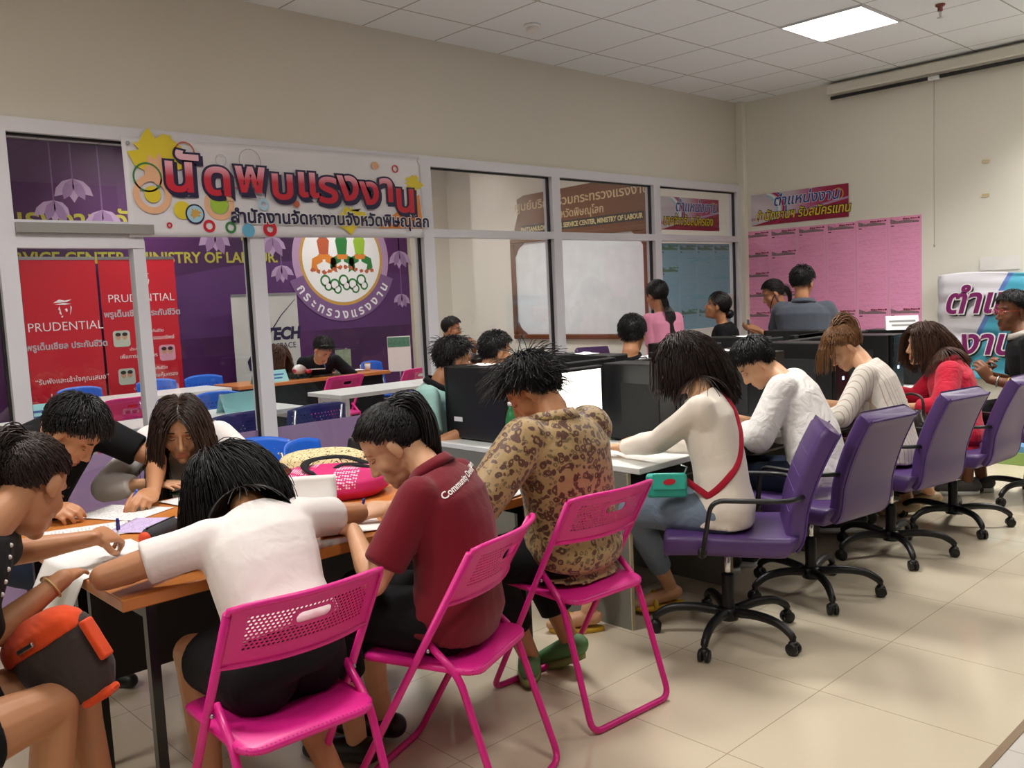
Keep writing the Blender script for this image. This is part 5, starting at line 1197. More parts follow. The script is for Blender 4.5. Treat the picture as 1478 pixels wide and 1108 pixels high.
def sheet(M, w_, h_, loc, pm, hm, head, label, group, dz=0):
    t = thing('notice_sheet', label, 'notice', loc, 0, group)
    shape(t, 'paper', pm, lambda mb: mb.prism([(-w_/2, -h_/2), (w_/2, -h_/2), (w_/2, h_/2), (-w_/2, h_/2)], .0012, M @ Matrix.Translation((0, 0, dz))))
    if head:
        MM = M @ Matrix.Translation((0, 0, .0014+dz))
        shape(t, 'header_picture', hm, lambda mb: mb.prism([(-w_*.43, h_*.20), (w_*.43, h_*.20), (w_*.43, h_*.27), (w_*.05, h_*.36), (-w_*.2, h_*.30), (-w_*.43, h_*.42)], .0004, MM))
        shape(t, 'header_title', ink['maroon'] if pm is pinkp else ink['green'], lambda mb: [mb.prism(rr, .0004, MM) for rr in ([(-w_*.05+k*.021, h_*.355+.002*(k % 2)), (-w_*.05+k*.021+.0185, h_*.355), (-w_*.05+k*.021+.0185, h_*.42-.004*(k % 3)), (-w_*.05+k*.021, h_*.42)] for k in range(7))])
        shape(t, 'header_bullet', ink['black'], lambda mb: mb.prism([(-w_*.42, h_*.09), (-w_*.32, h_*.09), (-w_*.32, h_*.13), (-w_*.42, h_*.13)], .0004, MM))
HEADS = {(0, 0), (1, 0), (2, 0), (3, 0), (4, 0), (0, 1), (1, 1), (3, 1), (0, 2), (0, 3), (4, 3), (0, 4), (4, 4), (0, 5), (4, 5)}
for c in range(6):
    for r in range(5):
        y, z = 4.79-.291*c, 1.94-.196*r+(.006 if c > 3 else 0)
        sheet(MW(y, z), .288, .20, (BX-.004, y, z), pinkp, hd_p, (r, c) in HEADS, 'pink job notice sheet, %s row down, %s from the corner' % (ORD[r], ORD[c]), 'pink notices on the wall', .0003*((r+c) % 2))
for c in range(4):
    for r in range(4):
        x, z = 6.74+.281*c, 1.825-.2*r
        sheet(MG(x, z, GY+.012), .279, .205, (x, GY+.012, z), bluep, hd_b, r == 0 or (r, c) in ((1, 0), (3, 1), (3, 2)), 'blue job notice sheet on the glass, %s row down, %s from the left' % (ORD[r], ORD[c]), 'blue notices on the glass', .0003*((r+c) % 2))
t = thing('paper', 'small white sheet on the glass over the right edge of the blue notices', 'paper', (7.66, GY+.012, 1.36))
shape(t, 'sheet', mat('white_paper', '#e4e2df', .7), lambda mb: mb.prism([(-.11, -.08), (.11, -.08), (.11, .08), (-.11, .08)], .001, MG(7.66, 1.36, GY+.008)))
t = thing('leaflet_box', 'blue and green box of leaflets on the floor under the wall banner', 'box', (7.72, 2.28, 0), 0)
MB().box((0, 0, .05), (.22, .42, .10)).build('carton', mat('green_carton', '#8fae62', .5), t, bevel=.004); MB().box((-.01, .02, .125), (.18, .36, .05)).build('leaflets', mat('blue_leaflets', '#5f9ac6', .5), t, bevel=.003)
# ---- things on the notice wall
t = thing('paper', 'blank white sheet of paper on the wall above the draped white and blue banner', 'paper', (BX-.004, 2.57, 1.60))
shape(t, 'sheet', mat('white_paper', '#e4e2df', .7), lambda mb: mb.prism([(-.15, -.06), (.15, -.06), (.15, .05), (-.15, .05)], .001, MW(2.57, 1.60)))
for i, z in enumerate((2.42, 2.15)):
    t = thing('tape_mark', ['upper scrap of yellowed tape on the bare wall', 'lower scrap of yellowed tape on the bare wall'][i], 'tape', (BX-.003, 2.68, z), 0, 'tape marks')
    shape(t, 'tape', mat('yellowed_tape', '#d3c19a', .6), lambda mb: mb.prism([(-.03, -.012), (.028, -.014), (.03, .012), (-.028, .013)], .0006, MW(2.68, z)))
wbn = thing('banner', 'creased white and blue vinyl banner with purple lettering on the wall at the right', 'banner', (BX-.03, 2.3, 1.1))
def wsheet(u, v):
    return (-.014-.010*math.sin(v*23+2*math.sin(u*3))-.006*math.sin(v*41+u*5), .74-1.5*u, -.45+.87*v+.015*math.sin(u*9)*(v > .95))
cvin = NT('creased_vinyl'); spx = cvin.n('ShaderNodeSeparateXYZ', i_0=cvin.coord())
dg_ = cvin.math('SUBTRACT', cvin.math('MULTIPLY', spx.outputs[1], -1.0), cvin.math('MULTIPLY', spx.outputs[2], -.49*-1))
ma = cvin.math('GREATER_THAN', dg_, -.36); mb_ = cvin.math('GREATER_THAN', dg_, -.40)
cvin.base(cvin.mix(ma, cvin.mix(mb_, hexc('#d9d7df'), hexc('#5f7fc0')), hexc('#4fa9c4'))); cvin.b.inputs['Roughness'].default_value = .3
ob = solidify(grid_sheet(wsheet, 24, 60).build('sheet', cvin.m, wbn), .001); ob.location = (0, 0, 0)
for txt, y, z in (('ตำแหน่ง', 2.99, 1.20), ('งานว่าง', 2.87, .86)):
    for nm, m_, dx, dy, of, dz in (('letter_shadow', ink['black'], .012, -.014, .013, .0), ('letter_outline', ink['white'], 0, 0, .016, .003), ('letter', ink['maroon'] if False else mat('purple_print', '#7c1c62', .4), 0, 0, .006, .006)):
        T(wbn, txt, .285, MW(y, z, BX-.064) @ Matrix.Translation((dx, dy, dz)), m_, nm, offset=of, ext=.001, shear=.25)
scr = thing('projection_screen', 'rolled up projection screen in a long white housing high on the wall', 'projector screen', (BX-.05, 2.6, 3.2))
MB().box((0, 0, .03), (.085, 2.8, .085)).build('housing', mw2, scr, bevel=.01)
MB().box((-.01, 0, -.045), (.03, 2.74, .028)).build('weight_bar', black_p, scr, bevel=.006)
MB().box((-.02, .46, -.052), (.045, .09, .03)).build('pull_handle', label_w, scr, bevel=.006)
MB().tube([(-.022, .46, -.06), (-.02, .462, -.7), (-.02, .46, -1.42)], .0022, 6).ell((-.02, .46, -1.43), (.008, .008, .012), n=8, m=6).build('pull_cord', mat('grey_cord', '#a8a49c', .7), scr)
def pzc(x, y): d = FW+RT*(x-739)/FPX+DN*(y-554)/FPX; return CAM+d*(CEIL-1.5)/d[2]
q = pzc(768, 36); sd = thing('smoke_detector', 'round white smoke detector on the ceiling tiles', 'smoke detector', (q[0], q[1], CEIL))
MB().lathe([(.055, -.001), (.056, -.014), (.05, -.018)], n=26).build('base', label_w, sd); MB().lathe([(.042, -.018), (.044, -.03), (.036, -.045), (.012, -.05)], n=26).build('sensor_head', mat('white_plastic', '#dcdad6', .4), sd)
q = pzc(1357, 6); sp_ = thing('sprinkler', 'small red fire sprinkler hanging from the ceiling', 'sprinkler', (q[0], q[1], CEIL))
MB().lathe([(.032, -.001), (.03, -.012), (.016, -.02), (.016, -.045)], n=18).build('escutcheon', mat('red_brown_enamel', '#7d3b30', .4), sp_)
MB().tube([(-.012, 0, -.045), (-.012, 0, -.075), (0, 0, -.085)], .003, 6).tube([(.012, 0, -.045), (.012, 0, -.075), (0, 0, -.085)], .003, 6).lathe([(.02, -.085), (.02, -.088)], n=14).build('deflector', steel, sp_)
# ---- the room behind the glass: sign and white board on the cream wall
wd = m_wood('carved_teak', '#5d3216', '#7a4723', .4)
bs = thing('sign', 'carved brown wooden sign with cream and gold lettering above the white board', 'sign', (BX-.03, 7.1, 2.5))
def bsf(mb):
    MM = MW(7.12, 2.45, BX-.002); mb.prism([(-1.05, -.24), (1.0, -.24), (1.08, -.16), (1.04, .1), (1.1, .24), (.9, .33), (-.9, .30), (-1.02, .26), (-1.0, .1), (-1.08, -.1)], .04, MM)
shape(bs, 'board', wd, bsf)
shape(bs, 'black_strip', ink['black'], lambda mb: mb.prism([(-.95, -.17), (.97, -.17), (.97, -.07), (-.95, -.07)], .003, MW(7.12, 2.45, BX-.042)))
cream_ink = mat('cream_lettering', '#cbb48a', .5)
T(bs, 'ศูนย์บริการร่วมกระทรวงแรงงาน', .145, MW(7.12, 2.45+.12, BX-.044), cream_ink, 'sign_text', align='CENTER', offset=.002, sx=1.15)
T(bs, 'จังหวัดพิษณุโลก', .125, MW(7.12, 2.45-.03, BX-.044), cream_ink, 'sign_text', align='CENTER', offset=.002)
T(bs, 'PHITSANULOK LABOUR SERVICE CENTER, MINISTRY OF LABOUR', .078, MW(7.12, 2.45-.147, BX-.047), mat('gold_lettering', '#d6c48c', .4), 'sign_text', align='CENTER', offset=.0025, sx=.84)
wbd = thing('whiteboard', 'big white board in a carved brown frame on the wall behind the glass', 'whiteboard', (BX-.03, 7.2, 1.6))
MB().box((.02, 0, 0), (.012, 2.06, 1.18)).build('panel', mat('white_board_face', '#e8eef2', .25), wbd)
for c, d in (((0, 0, .60), (.05, 2.18, .06)), ((0, 0, -.60), (.05, 2.18, .06)), ((0, 1.06, 0), (.05, .06, 1.14)), ((0, -1.06, 0), (.05, .06, 1.14))):
    MB().box(c, d).build('frame_rail', wd, wbd, bevel=.012)
for sy in (-1, 1):
    for sz in (-1, 1):
        MB().prism([(0, 0), (.17, 0), (.13, .03), (.09, .05), (.05, .09), (.03, .13), (0, .17)], .02, basis((.012, sy*1.03, sz*.57), (0, -sy, 0), (0, 0, -sz))).build('carved_corner', wd, wbd)
# ---- backdrop print
BKM = basis((0, FY-.031, 0), (1, 0, 0), (0, 0, 1))
yg = mat('yellow_green_lettering', '#b4ae3a', .5)
def TB(s, size, x, z, m, **k): return T(BD, s, size, BKM @ Matrix.Translation((x, z, .001)), m, 'backdrop_text', **k)
TB('PHITSANULOK LABOUR SERVICE CENTER , MINISTRY OF LABOUR.', .168, 5.46, 2.06, yg, align='RIGHT', offset=.004, sx=.98)
TB('ศูนย์บริการร่วมกระทรวงแรงงาน จังหวัดพิษณุโลก', .30, 5.5, 2.40, yg, align='RIGHT', offset=.006)
lot = grad_mat('lotus_print', [(0, '#c9b2d2'), (.5, '#a07fb0'), (1, '#6f4a86')], 2, 0, 3, .5)
def lotus(cx, cz, s_, seed):
    rs = random.Random(seed); n = 5
    for k in range(n):
        a = -PI/2+(k-(n-1)/2)*.42+rs.uniform(-.08, .08); l = s_*rs.uniform(.85, 1.1); wdt = s_*.24
        px, py = math.cos(a), math.sin(a)
        pts = [(cx, cz), (cx+px*l*.35-py*wdt*.8, cz+py*l*.35+px*wdt*.8), (cx+px*l*.7-py*wdt*.75, cz+py*l*.7+px*wdt*.75), (cx+px*l, cz+py*l), (cx+px*l*.7+py*wdt*.75, cz+py*l*.7-px*wdt*.75), (cx+px*l*.35+py*wdt*.8, cz+py*l*.35-px*wdt*.8)]
        shape(BD, 'printed_petal', [lot_a, lot_b][k % 2], lambda mb: mb.prism(pts, .0006, BKM @ Matrix.Translation((0, 0, .001+.0006*(k % 2)))))
    shape(BD, 'printed_stalk', lot_c, lambda mb: mb.prism([(cx-.008, cz), (cx+.008, cz), (cx+.008, 3.28), (cx-.008, 3.28)], .0005, BKM @ Matrix.Translation((0, 0, .0003))))
lot_a, lot_b, lot_c = mat('lotus_pale', '#b79cc0', .5), mat('lotus_mauve', '#9a7aa6', .5), mat('lotus_stalk', '#7a5488', .5)
for i, (x, z, s_) in enumerate(((3.18, 2.93, .26), (2.98, 2.70, .24), (3.45, 2.62, .26), (4.68, 2.42, .27), (5.40, 2.36, .25), (5.5, 2.02, .2), (7.28, 2.2, .24), (7.28, 1.62, .2), (2.2, 2.3, .25))): lotus(x, z, s_, i)
shape(BD, 'printed_hill', mat('mauve_band', '#542a66', .5), lambda mb: mb.prism([(-1.5, 1.2), (7.42, 1.2)]+[(7.42-k*.446, 1.72+.35*math.sin(k*.30+.4)) for k in range(21)], .0004, BKM))
# seal on the backdrop
sx_, sz_ = 6.37, 2.10
def sd_(name, m, fn): return shape(BD, name, m, fn)
sd_('seal_border', ink['lilac'], lambda mb: disc(mb, sx_, sz_, .70, BKM, .0025, n=56, rx=.72)); sd_('seal_ring', ink['gold'], lambda mb: disc(mb, sx_, sz_, .60, BKM, .0035, n=56, rx=.62)); sd_('seal_field', ink['white'], lambda mb: disc(mb, sx_, sz_, .56, BKM, .0045, n=56, rx=.58))
for k in range(5):
    cx = sx_-.27+.135*k
    sd_('seal_cloud', ink['green'], lambda mb: (disc(mb, cx, sz_-.28-.05*(k % 2), .075, BKM, .0055), disc(mb, cx+.04, sz_-.35-.04*(k % 2), .06, BKM, .0055)))
    sd_('seal_cloud', ink['white'], lambda mb: (disc(mb, cx, sz_-.28-.05*(k % 2), .05, BKM, .0065), disc(mb, cx+.04, sz_-.35-.04*(k % 2), .038, BKM, .0065)))
for cx, col, h in ((-.27, 'brick', .30), (0, 'green', .42), (.27, 'lime', .36)):
    b = [(sx_+cx-.06, sz_+.02), (sx_+cx+.06, sz_+.02), (sx_+cx+.09, sz_+.22), (sx_+cx+.02, sz_+h), (sx_+cx-.02, sz_+h), (sx_+cx-.09, sz_+.22)]
    sd_('seal_figure', ink[col], lambda mb: (mb.prism(b, .0006, BKM @ Matrix.Translation((0, 0, .0055))), disc(mb, sx_+cx, sz_+h+.0, .05, BKM, .0055)))
    for q_ in (-1, 1):
        sd_('seal_figure', ink['green' if col != 'brick' else 'orange'], lambda mb: mb.prism([(sx_+cx+q_*.03, sz_+.06), (sx_+cx+q_*.17, sz_+.0), (sx_+cx+q_*.19, sz_-.12), (sx_+cx+q_*.08, sz_-.18), (sx_+cx+q_*.11, sz_-.08), (sx_+cx+q_*.02, sz_-.04)][::q_], .0006, BKM @ Matrix.Translation((0, 0, .006))))
    sd_('seal_sash', ink['orange'], lambda mb: mb.prism([(sx_+cx-.085, sz_+.05), (sx_+cx+.085, sz_+.05), (sx_+cx+.07, sz_-.01), (sx_+cx-.07, sz_-.01)], .0006, BKM @ Matrix.Translation((0, 0, .0068))))
for k in range(12):
    sd_('seal_flame', ink['brick'], lambda mb: splat(mb, sx_-.44+.08*k, sz_-.14-.03*math.sin(k*.8), .035, k, BKM, .0062, 9))
word = ['ก', 'ร', 'ะ', 'ท', 'ร', 'ว', 'ง', 'แ', 'ร', 'ง', 'ง', 'า', 'น']
sd_('seal_ribbon', mat('seal_ribbon_print', '#7d5a8c', .5), lambda mb: mb.loft([[BKM @ Vector((sx_+r*1.03*math.cos(a), sz_+r*math.sin(a), zq)) for r, zq in ((.60, .0066), (.80, .0066), (.80, .0072), (.60, .0072))] for a in np.linspace(math.radians(200), math.radians(340), 30)], smooth=False))
for k, ch in enumerate(word):
    a = math.radians(212+116*k/(len(word)-1)); r = .765
    Mx = BKM @ Matrix.Translation((sx_+r*1.02*math.cos(a), sz_+r*math.sin(a), .008)) @ Matrix.Rotation(a+PI/2, 4, 'Z')
    T(BD, ch, .165, Mx, ink['white'], 'seal_text', align='CENTER', offset=.004)
# ------------------------------------------------------------ details worn by the people
from mathutils.bvhtree import BVHTree
def part_of(I, nm): return [o for o in I['root'].children if o.name.split('.')[0] == nm][0]
def tree_of(I, *names):
    vs = []; fs = []
    for nm in names:
        o = part_of(I, nm); n0 = len(vs); vs += [v.co+I['off'] for v in o.data.vertices]; fs += [tuple(i+n0 for i in p_.vertices) for p_ in o.data.polygons]
    return BVHTree.FromPolygons(vs, fs)
def worn(I, name, mb, m):
    return mb.build(name, m, I['root'], I['off'])
def lay_line(tr, pts, lift, n=6):
    out = []
    for q in smooth_path(pts, n):
        c, nn, _, _ = tr.find_nearest(Vector(q)); out.append(np.array(c)+np.array(nn)*lift)
    for _ in range(2): out = [out[0]]+[(out[i-1]+2*out[i]+out[i+1])/4 for i in range(1, len(out)-1)]+[out[-1]]
    return out
def lay_text(I, tr, s, size, origin, xdir, ydir, m, name, lift=.003, **k):
    M = basis(origin, xdir, ydir); me = text_mesh(s, size, M, m, None, name, **k); z = M.to_3x3() @ Vector((0, 0, 1))
    for v in me.data.vertices:
        hit = tr.ray_cast(v.co+z*.25, -z, .6)
        if hit[0] is not None: v.co = hit[0]+z*lift
    me.data.transform(Matrix.Translation(-Vector(I['off']))); me.parent = I['root']; return me
def lay_disc(I, tr, c, zdir, r, m, name, lift=.003, r0=0):
    z = Vector(zdir).normalized(); x = z.orthogonal().normalized(); y = z.cross(x); vs = []; n = 24
    for rr in ((r0, r) if r0 else (r*.02, r)):
        for k in range(n):
            q = Vector(c)+(x*math.cos(2*PI*k/n)+y*math.sin(2*PI*k/n))*rr; h = tr.ray_cast(q+z*.2, -z, .5); vs.append((h[0] if h[0] is not None else q)+z*lift)
    mb = MB().add(vs, [(k, (k+1) % n, n+(k+1) % n, n+k) for k in range(n)]); return worn(I, name, mb, m)
whm = mat('white_print', '#e8e4e0', .6)
# maroon polo: lettering across the back
tr = tree_of(I5, 'polo_shirt'); bk = I5['sp'](.80); rt = -I5['LS']; upv = I5['tg'](.8)
lay_text(I5, tr, 'Community Development', .030, bk-rt*.15+upv*.045-I5['FS']*.1, rt*.96+upv*.18, upv, whm, 'shirt_lettering', offset=.0006, ext=0)
# white blouse: black trim and ribbon bow
tr = tree_of(I3, 'blouse'); N3, F3, L3 = I3['neck'], I3['FS'], I3['LS']; U3 = I3['tg'](.9)
for q in (-1, 1):
    pts = [N3+L3*q*.055-U3*.0+F3*.04, N3+L3*q*.13-U3*.02+F3*.05, N3+L3*q*.15-U3*.09+F3*.10, N3+L3*q*.08-U3*.15+F3*.16, N3+L3*q*.02-U3*.10+F3*.16]
    worn(I3, 'collar_trim', MB().tube(lay_line(tr, pts, .004), .0035, 6), black_c)
    cx = I3['SH']['L' if q > 0 else 'R']; ex = I3['EL']['L' if q > 0 else 'R']
b0 = lay_line(tr, [N3-U3*.09+F3*.17, N3-U3*.10+F3*.17], .012)[0]
bw = MB()
for q in (-1, 1):
    bw.tube([b0, b0+L3*q*.03+U3*.012, b0+L3*q*.045-U3*.004, b0+L3*q*.02-U3*.01, b0], .005, 6); bw.tube([b0, b0+L3*q*.012-U3*.04+F3*.01, b0+L3*q*.02-U3*.10+F3*.015], [.005, .006, .007], 6, flat=.5)
worn(I3, 'ribbon_bow', bw, black_c)
# black shirt at the left: buttons, bracelet
tr = tree_of(I1, 'buttoned_shirt')
for k in range(5):
    c = I1['neck']+I1['FS']*.13-I1['tg'](.8)*(.07+.035*k); h = tr.ray_cast(Vector(c+I1['FS']*.2), Vector(-I1['FS']), .5)
    if h[0] is not None: worn(I1, 'button', MB().ell(np.array(h[0]), (.006, .006, .006), n=10, m=7), mat('pearl_button', '#cfcac4', .3))
W_, E_ = I1['WR']['R'], I1['EL']['R']; ax = unit(W_-E_); c = W_-ax*.035; x = unit(np.cross(ax, V(0, 0, 1))); y = np.cross(ax, x)
worn(I1, 'bracelet', MB().tube([c+.031*(x*math.cos(a)+y*math.sin(a)) for a in np.linspace(0, 2*PI, 20)[:-1]], .0028, 6, closed=True).tube([c+y*-.031, c+y*-.04-V(0, 0, .02)], .002, 5), mat('gold_thread', '#c9a566', .4))
# mint polo: sleeve badge; sports shirt: shoulder stripes; black polo: sleeve mark, wristbands
tr = tree_of(I16, 'polo_shirt'); c = I16['SH']['R']*.55+I16['EL']['R']*.45
vd = unit(CAM-c); lay_disc(I16, tr, c+V(.0, .0, .0), vd, .032, mat('badge_teal', '#3f8f86', .6), 'sleeve_badge', .004); lay_disc(I16, tr, c, vd, .026, whm, 'sleeve_badge', .006); lay_disc(I16, tr, c-V(0, 0, .004), vd, .013, ink['brick'], 'sleeve_badge', .008)
tr = tree_of(I18, 'shirt')
for q in 'LR':
    for o_ in (-.015, .02):
        a = I18['neck']+(I18['SH'][q]-I18['neck'])*.35; s_ = I18['SH'][q]; e = I18['EL'][q]
        worn(I18, 'shoulder_stripe', MB().tube(lay_line(tr, [a-I18['FS']*(.05+o_)+V(0, 0, .06), (a+s_)/2-I18['FS']*(.055+o_)+V(0, 0, .05), s_-I18['FS']*(.05+o_)+V(0, 0, .03), s_*.6+e*.4-I18['FS']*(.06+o_)], .003), .006, 6, flat=.4), black_c)
tr = tree_of(I11, 'polo_shirt'); c = I11['SH']['L']*.5+I11['EL']['L']*.5; vd = unit(CAM-c)
lay_disc(I11, tr, c, vd, .034, whm, 'sleeve_emblem', .004, .024); lay_disc(I11, tr, c, vd, .017, whm, 'sleeve_emblem', .004, .009)
for k, (u, m_) in enumerate(((.8, steel), (.55, ink['yellow']))):
    W_, E_ = I11['WR']['L'], I11['EL']['L']; ax = unit(W_-E_); c = E_*(1-u)+W_*u; x = unit(np.cross(ax, V(0, 0, 1))); y = np.cross(ax, x)
    worn(I11, 'wristband', MB().tube([c+(.043-.012*u)*(x*math.cos(a)+y*math.sin(a)) for a in np.linspace(0, 2*PI, 20)[:-1]], .006, 6, closed=True), m_)
# suit: shirt front and tie
tr = tree_of(I20, 'suit_jacket'); N2, F2, L2, U2 = I20['neck'], I20['FS'], I20['LS'], I20['tg'](.85)
def front(I, tr, pts): return [np.array((tr.ray_cast(Vector(q+I['FS']*.3), Vector(-I['FS']), .6)[0] or Vector(q)))+I['FS']*.004 for q in pts]
v = front(I20, tr, [N2+L2*.05-U2*.03, N2-L2*.05-U2*.03, N2-U2*.26]); worn(I20, 'shirt_front', MB().add(v+[q-F2*.02 for q in v], [(0, 1, 2), (3, 5, 4), (0, 3, 4, 1), (1, 4, 5, 2), (2, 5, 3, 0)]), white_c)
worn(I20, 'tie', MB().tube([q+F2*.008 for q in front(I20, tr, [N2-U2*.05, N2-U2*.09, N2-U2*.2, N2-U2*.25])], [.012, .016, .024, .014], 8, flat=.3), mat('blue_tie', '#3d5a8c', .5))
# ------------------------------------------------------------ pens
for c, d, col, lab in PEN:
    d = unit(d); t = thing('pen', lab, 'pen', tuple(c), 0, 'pens in hand'); f = lambda u: d*u
    MB().tube([f(-.035), f(.07)], .0042, 8).build('barrel', mat('clear_plastic', '#cfd3d8', .2), t)
    MB().tube([f(-.05), f(-.035)], [.0009, .0038], 8).build('tip', steel, t)
    cm = mat('pen_'+col[1:], col, .3); MB().tube([f(.07), f(.105), f(.108)], [.005, .005, .003], 8).box(f(.085)+V(.005, 0, .0), (.003, .003, .03)).build('cap', cm, t)
# ------------------------------------------------------------ papers and things on the orange table
paper = mat('white_paper', '#e4e2df', .7)
def m_form(name, base, inkc):
    t = NT(name); sp = t.n('ShaderNodeSeparateXYZ', i_0=t.coord()); row = t.math('FLOOR', t.math('DIVIDE', sp.outputs[1], .012)); fy = t.math('FRACT', t.math('ADD', t.math('DIVIDE', sp.outputs[1], .012), 100.0))
    cb = t.n('ShaderNodeCombineXYZ'); t.link(t.math('MULTIPLY', sp.outputs[0], 90.0), cb.inputs[0]); t.link(t.math('MULTIPLY', row, 5.1), cb.inputs[1]); n = t.n('ShaderNodeTexNoise', i_Vector=cb.outputs[0], i_Scale=1.5)
    m_ = t.math('MULTIPLY', t.math('LESS_THAN', fy, .4), t.math('GREATER_THAN', n.outputs[0], .5)); m_ = t.math('MULTIPLY', m_, t.math('LESS_THAN', t.math('ABSOLUTE', sp.outputs[0]), .085))
    t.base(t.mix(t.math('MULTIPLY', m_, .6), hexc(base), hexc(inkc))); t.b.inputs['Roughness'].default_value = .7; return t.m
form = m_form('printed_form', '#e2e0de', '#6d6f7c'); lilac_form = m_form('lilac_form', '#c3b0d6', '#6a5a86')
SHN = []
def sheet_on(x, y, rz, w_, h_, m, lab, z=None, curl=.006, cat='paper', name='paper_sheet', group='loose papers on the tables'):
    SHN.append(0); z = TZ+.0007*len(SHN) if z is None else z
    t = thing(name, lab, cat, (x, y, z), math.radians(rz), group)
    o = grid_sheet(lambda u, v: ((u-.5)*w_, (v-.5)*h_, .0016+curl*(max(0, abs(u-.5)-.25)*2)**2*(1 if v > .5 else .3)), 12, 12).build('sheet', m, t); solidify(o, .0008, 1); return t
sheet_on(1.19, 3.47, 28, .21, .30, form, 'white form in front of the man in the black t-shirt')
sheet_on(.98, 3.26, 75, .21, .30, form, 'white form half under the arm of the woman at the left edge')
sheet_on(1.20, 3.14, 40, .21, .30, lilac_form, 'lilac printed form in the middle of the orange table')
sheet_on(1.44, 3.44, 10, .15, .21, form, 'small white slip in front of the woman in the white blouse')
sheet_on(1.50, 3.32, 35, .10, .15, mat('lime_paper', '#c9d77c', .7), 'lime green note beside the small white slip', cat='note')
sheet_on(1.63, 2.60, -25, .21, .30, paper, 'white sheet under the writing hand of the woman in maroon')
sheet_on(2.25, 2.56, 12, .21, .297, paper, 'white sheet under the arm of the man in the floral shirt')
sheet_on(1.06, 2.74, 15, .30, .21, form, 'white sheet under the bent head of the woman in the white t-shirt')
# large soft sheet hanging over the table corner
t = thing('paper_sheet', 'large white sheet hanging over the left corner of the orange table', 'paper', (.88, 2.84, TZ), 0, 'loose papers on the tables')
def drape(u, v):
    x = -.22+.40*u; y = -.16+.36*v; e = max(0, (-.085-x)); return (x+e*.55, y, .003+.004*math.sin(u*7)*math.sin(v*6)*(e == 0)-e*.95+.006*math.sin(v*14)*e*6)
solidify(grid_sheet(drape, 30, 20).build('sheet', paper, t), .0008, 1)
t = thing('paper_sheet', 'printed sheet held up in front of the pink bag', 'paper', (1.52, 2.68, TZ), math.radians(-34), 'loose papers on the tables')
solidify(grid_sheet(lambda u, v: (-.105+.21*u, .06*v+.03*math.sin(v*2), .002+.16*v-.01*(u-.5)**2), 8, 10).build('sheet', paper, t), .0008)
MB().box((-.085, .078, .146), (.03, .0016, .014)).build('printed_block', ink['black'], t)
pc = thing('pencil_case', 'dark pencil case with an orange end beside the lilac form', 'pencil case', (1.13, 2.95, TZ), math.radians(35))
MB().tube([(-.09, 0, .028), (-.07, 0, .03), (.07, 0, .03), (.085, 0, .028)], [.018, .028, .028, .02], 14).build('pouch', mat('dark_grey_canvas', '#2b2a30', .8, bump=.2, bscale=200), pc)
MB().ell((-.093, 0, .028), (.014, .022, .022)).build('end_cap', mat('orange_canvas', '#d9481f', .7), pc)
MB().tube([(-.08, 0, .058), (.08, 0, .058)], .003, 6).build('zip', black_p, pc)
ph = thing('phone', 'dark green phone between the hands of the woman in the white blouse', 'phone', (1.50, 3.60, TZ), math.radians(20))
MB().box((0, 0, .005), (.07, .14, .009)).build('shell', mat('dark_green_plastic', '#1f4a3c', .4), ph, bevel=.004); MB().box((0, 0, .0100), (.062, .13, .001)).build('screen', screen_off, ph)
# bags -------------------------------------------------------------
def blob(secs, n=28, p=2.6, amp=.006, seed=1, vox=.008):
    """soft bag body from stacked rounded sections (x, y, z, half width, half depth)"""
    mb = MB(); rings = []
    for x, y, z, a, b in secs:
        r = []
        for k in range(n):
            q = 2*PI*k/n; c, s_ = math.cos(q), math.sin(q); r.append((x+a*abs(c)**(2/p)*(1 if c > 0 else -1), y+b*abs(s_)**(2/p)*(1 if s_ > 0 else -1), z))
        rings.append(r)
    mb.loft(rings); me = remesh(mb, vox, 5); folds(me, amp, 26, seed); return me
def add_me(me, name, m, parent):
    me.name = name; me.materials.clear(); me.materials.append(m); o = bpy.data.objects.new(name, me); C.objects.link(o); o.parent = parent
    me.polygons.foreach_set('use_smooth', np.ones(len(me.polygons), bool)); return o
def m_mesh_pink():
    t = NT('pink_bag_cloth'); co = t.coord(); v = t.n('ShaderNodeTexVoronoi', i_Vector=co, i_Scale=95.0); v.inputs['Randomness'].default_value = .1
    sp = t.n('ShaderNodeSeparateXYZ', i_0=co); w_ = t.n('ShaderNodeTexWave', i_Vector=co, i_Scale=1.6); w_.bands_direction = 'X'; w_.inputs['Distortion'].default_value = 1.0
    f = t.math('MULTIPLY', t.math('LESS_THAN', v.outputs[0], .42), t.math('GREATER_THAN', w_.outputs[1], .55)); f = t.math('MULTIPLY', f, t.math('GREATER_THAN', sp.outputs[2], .05))
    t.base(t.mix(f, hexc('#c01a66'), hexc('#e8c3d2'))); t.b.inputs['Roughness'].default_value = .75; return t.m
pb = thing('backpack', 'pink backpack with white mesh panels and black straps lying on the orange table', 'bag', (1.87, 3.08, TZ), math.radians(-48))
add_me(blob([(0, 0, .002, .20, .15), (0, 0, .03, .235, .18), (.0, .0, .075, .23, .17), (.02, .0, .105, .17, .12), (.02, 0, .118, .08, .05)], amp=.010, seed=4), 'bag_body', m_mesh_pink(), pb)
tape = fabric('black_webbing', '#17161a', .1, .05)
MB().tube(smooth_path([(.02, -.13, .09), (-.07, -.10, .122), (-.08, .02, .135), (.03, .08, .135), (.15, .06, .105)], 6), .016, 8, flat=.25).build('strap', tape, pb)
MB().tube(smooth_path([(.02, -.13, .09), (.06, -.05, .125), (.16, -.04, .115), (.22, .0, .08)], 6), .014, 8, flat=.25).build('strap', tape, pb)
MB().box((-.01, -.165, .085), (.05, .02, .022)).build('buckle', black_p, pb, bevel=.004)
MB().tube([(-.05, -.175, .06), (-.085, -.19, .05)], .004, 6).build('zip_pull', label_w, pb)
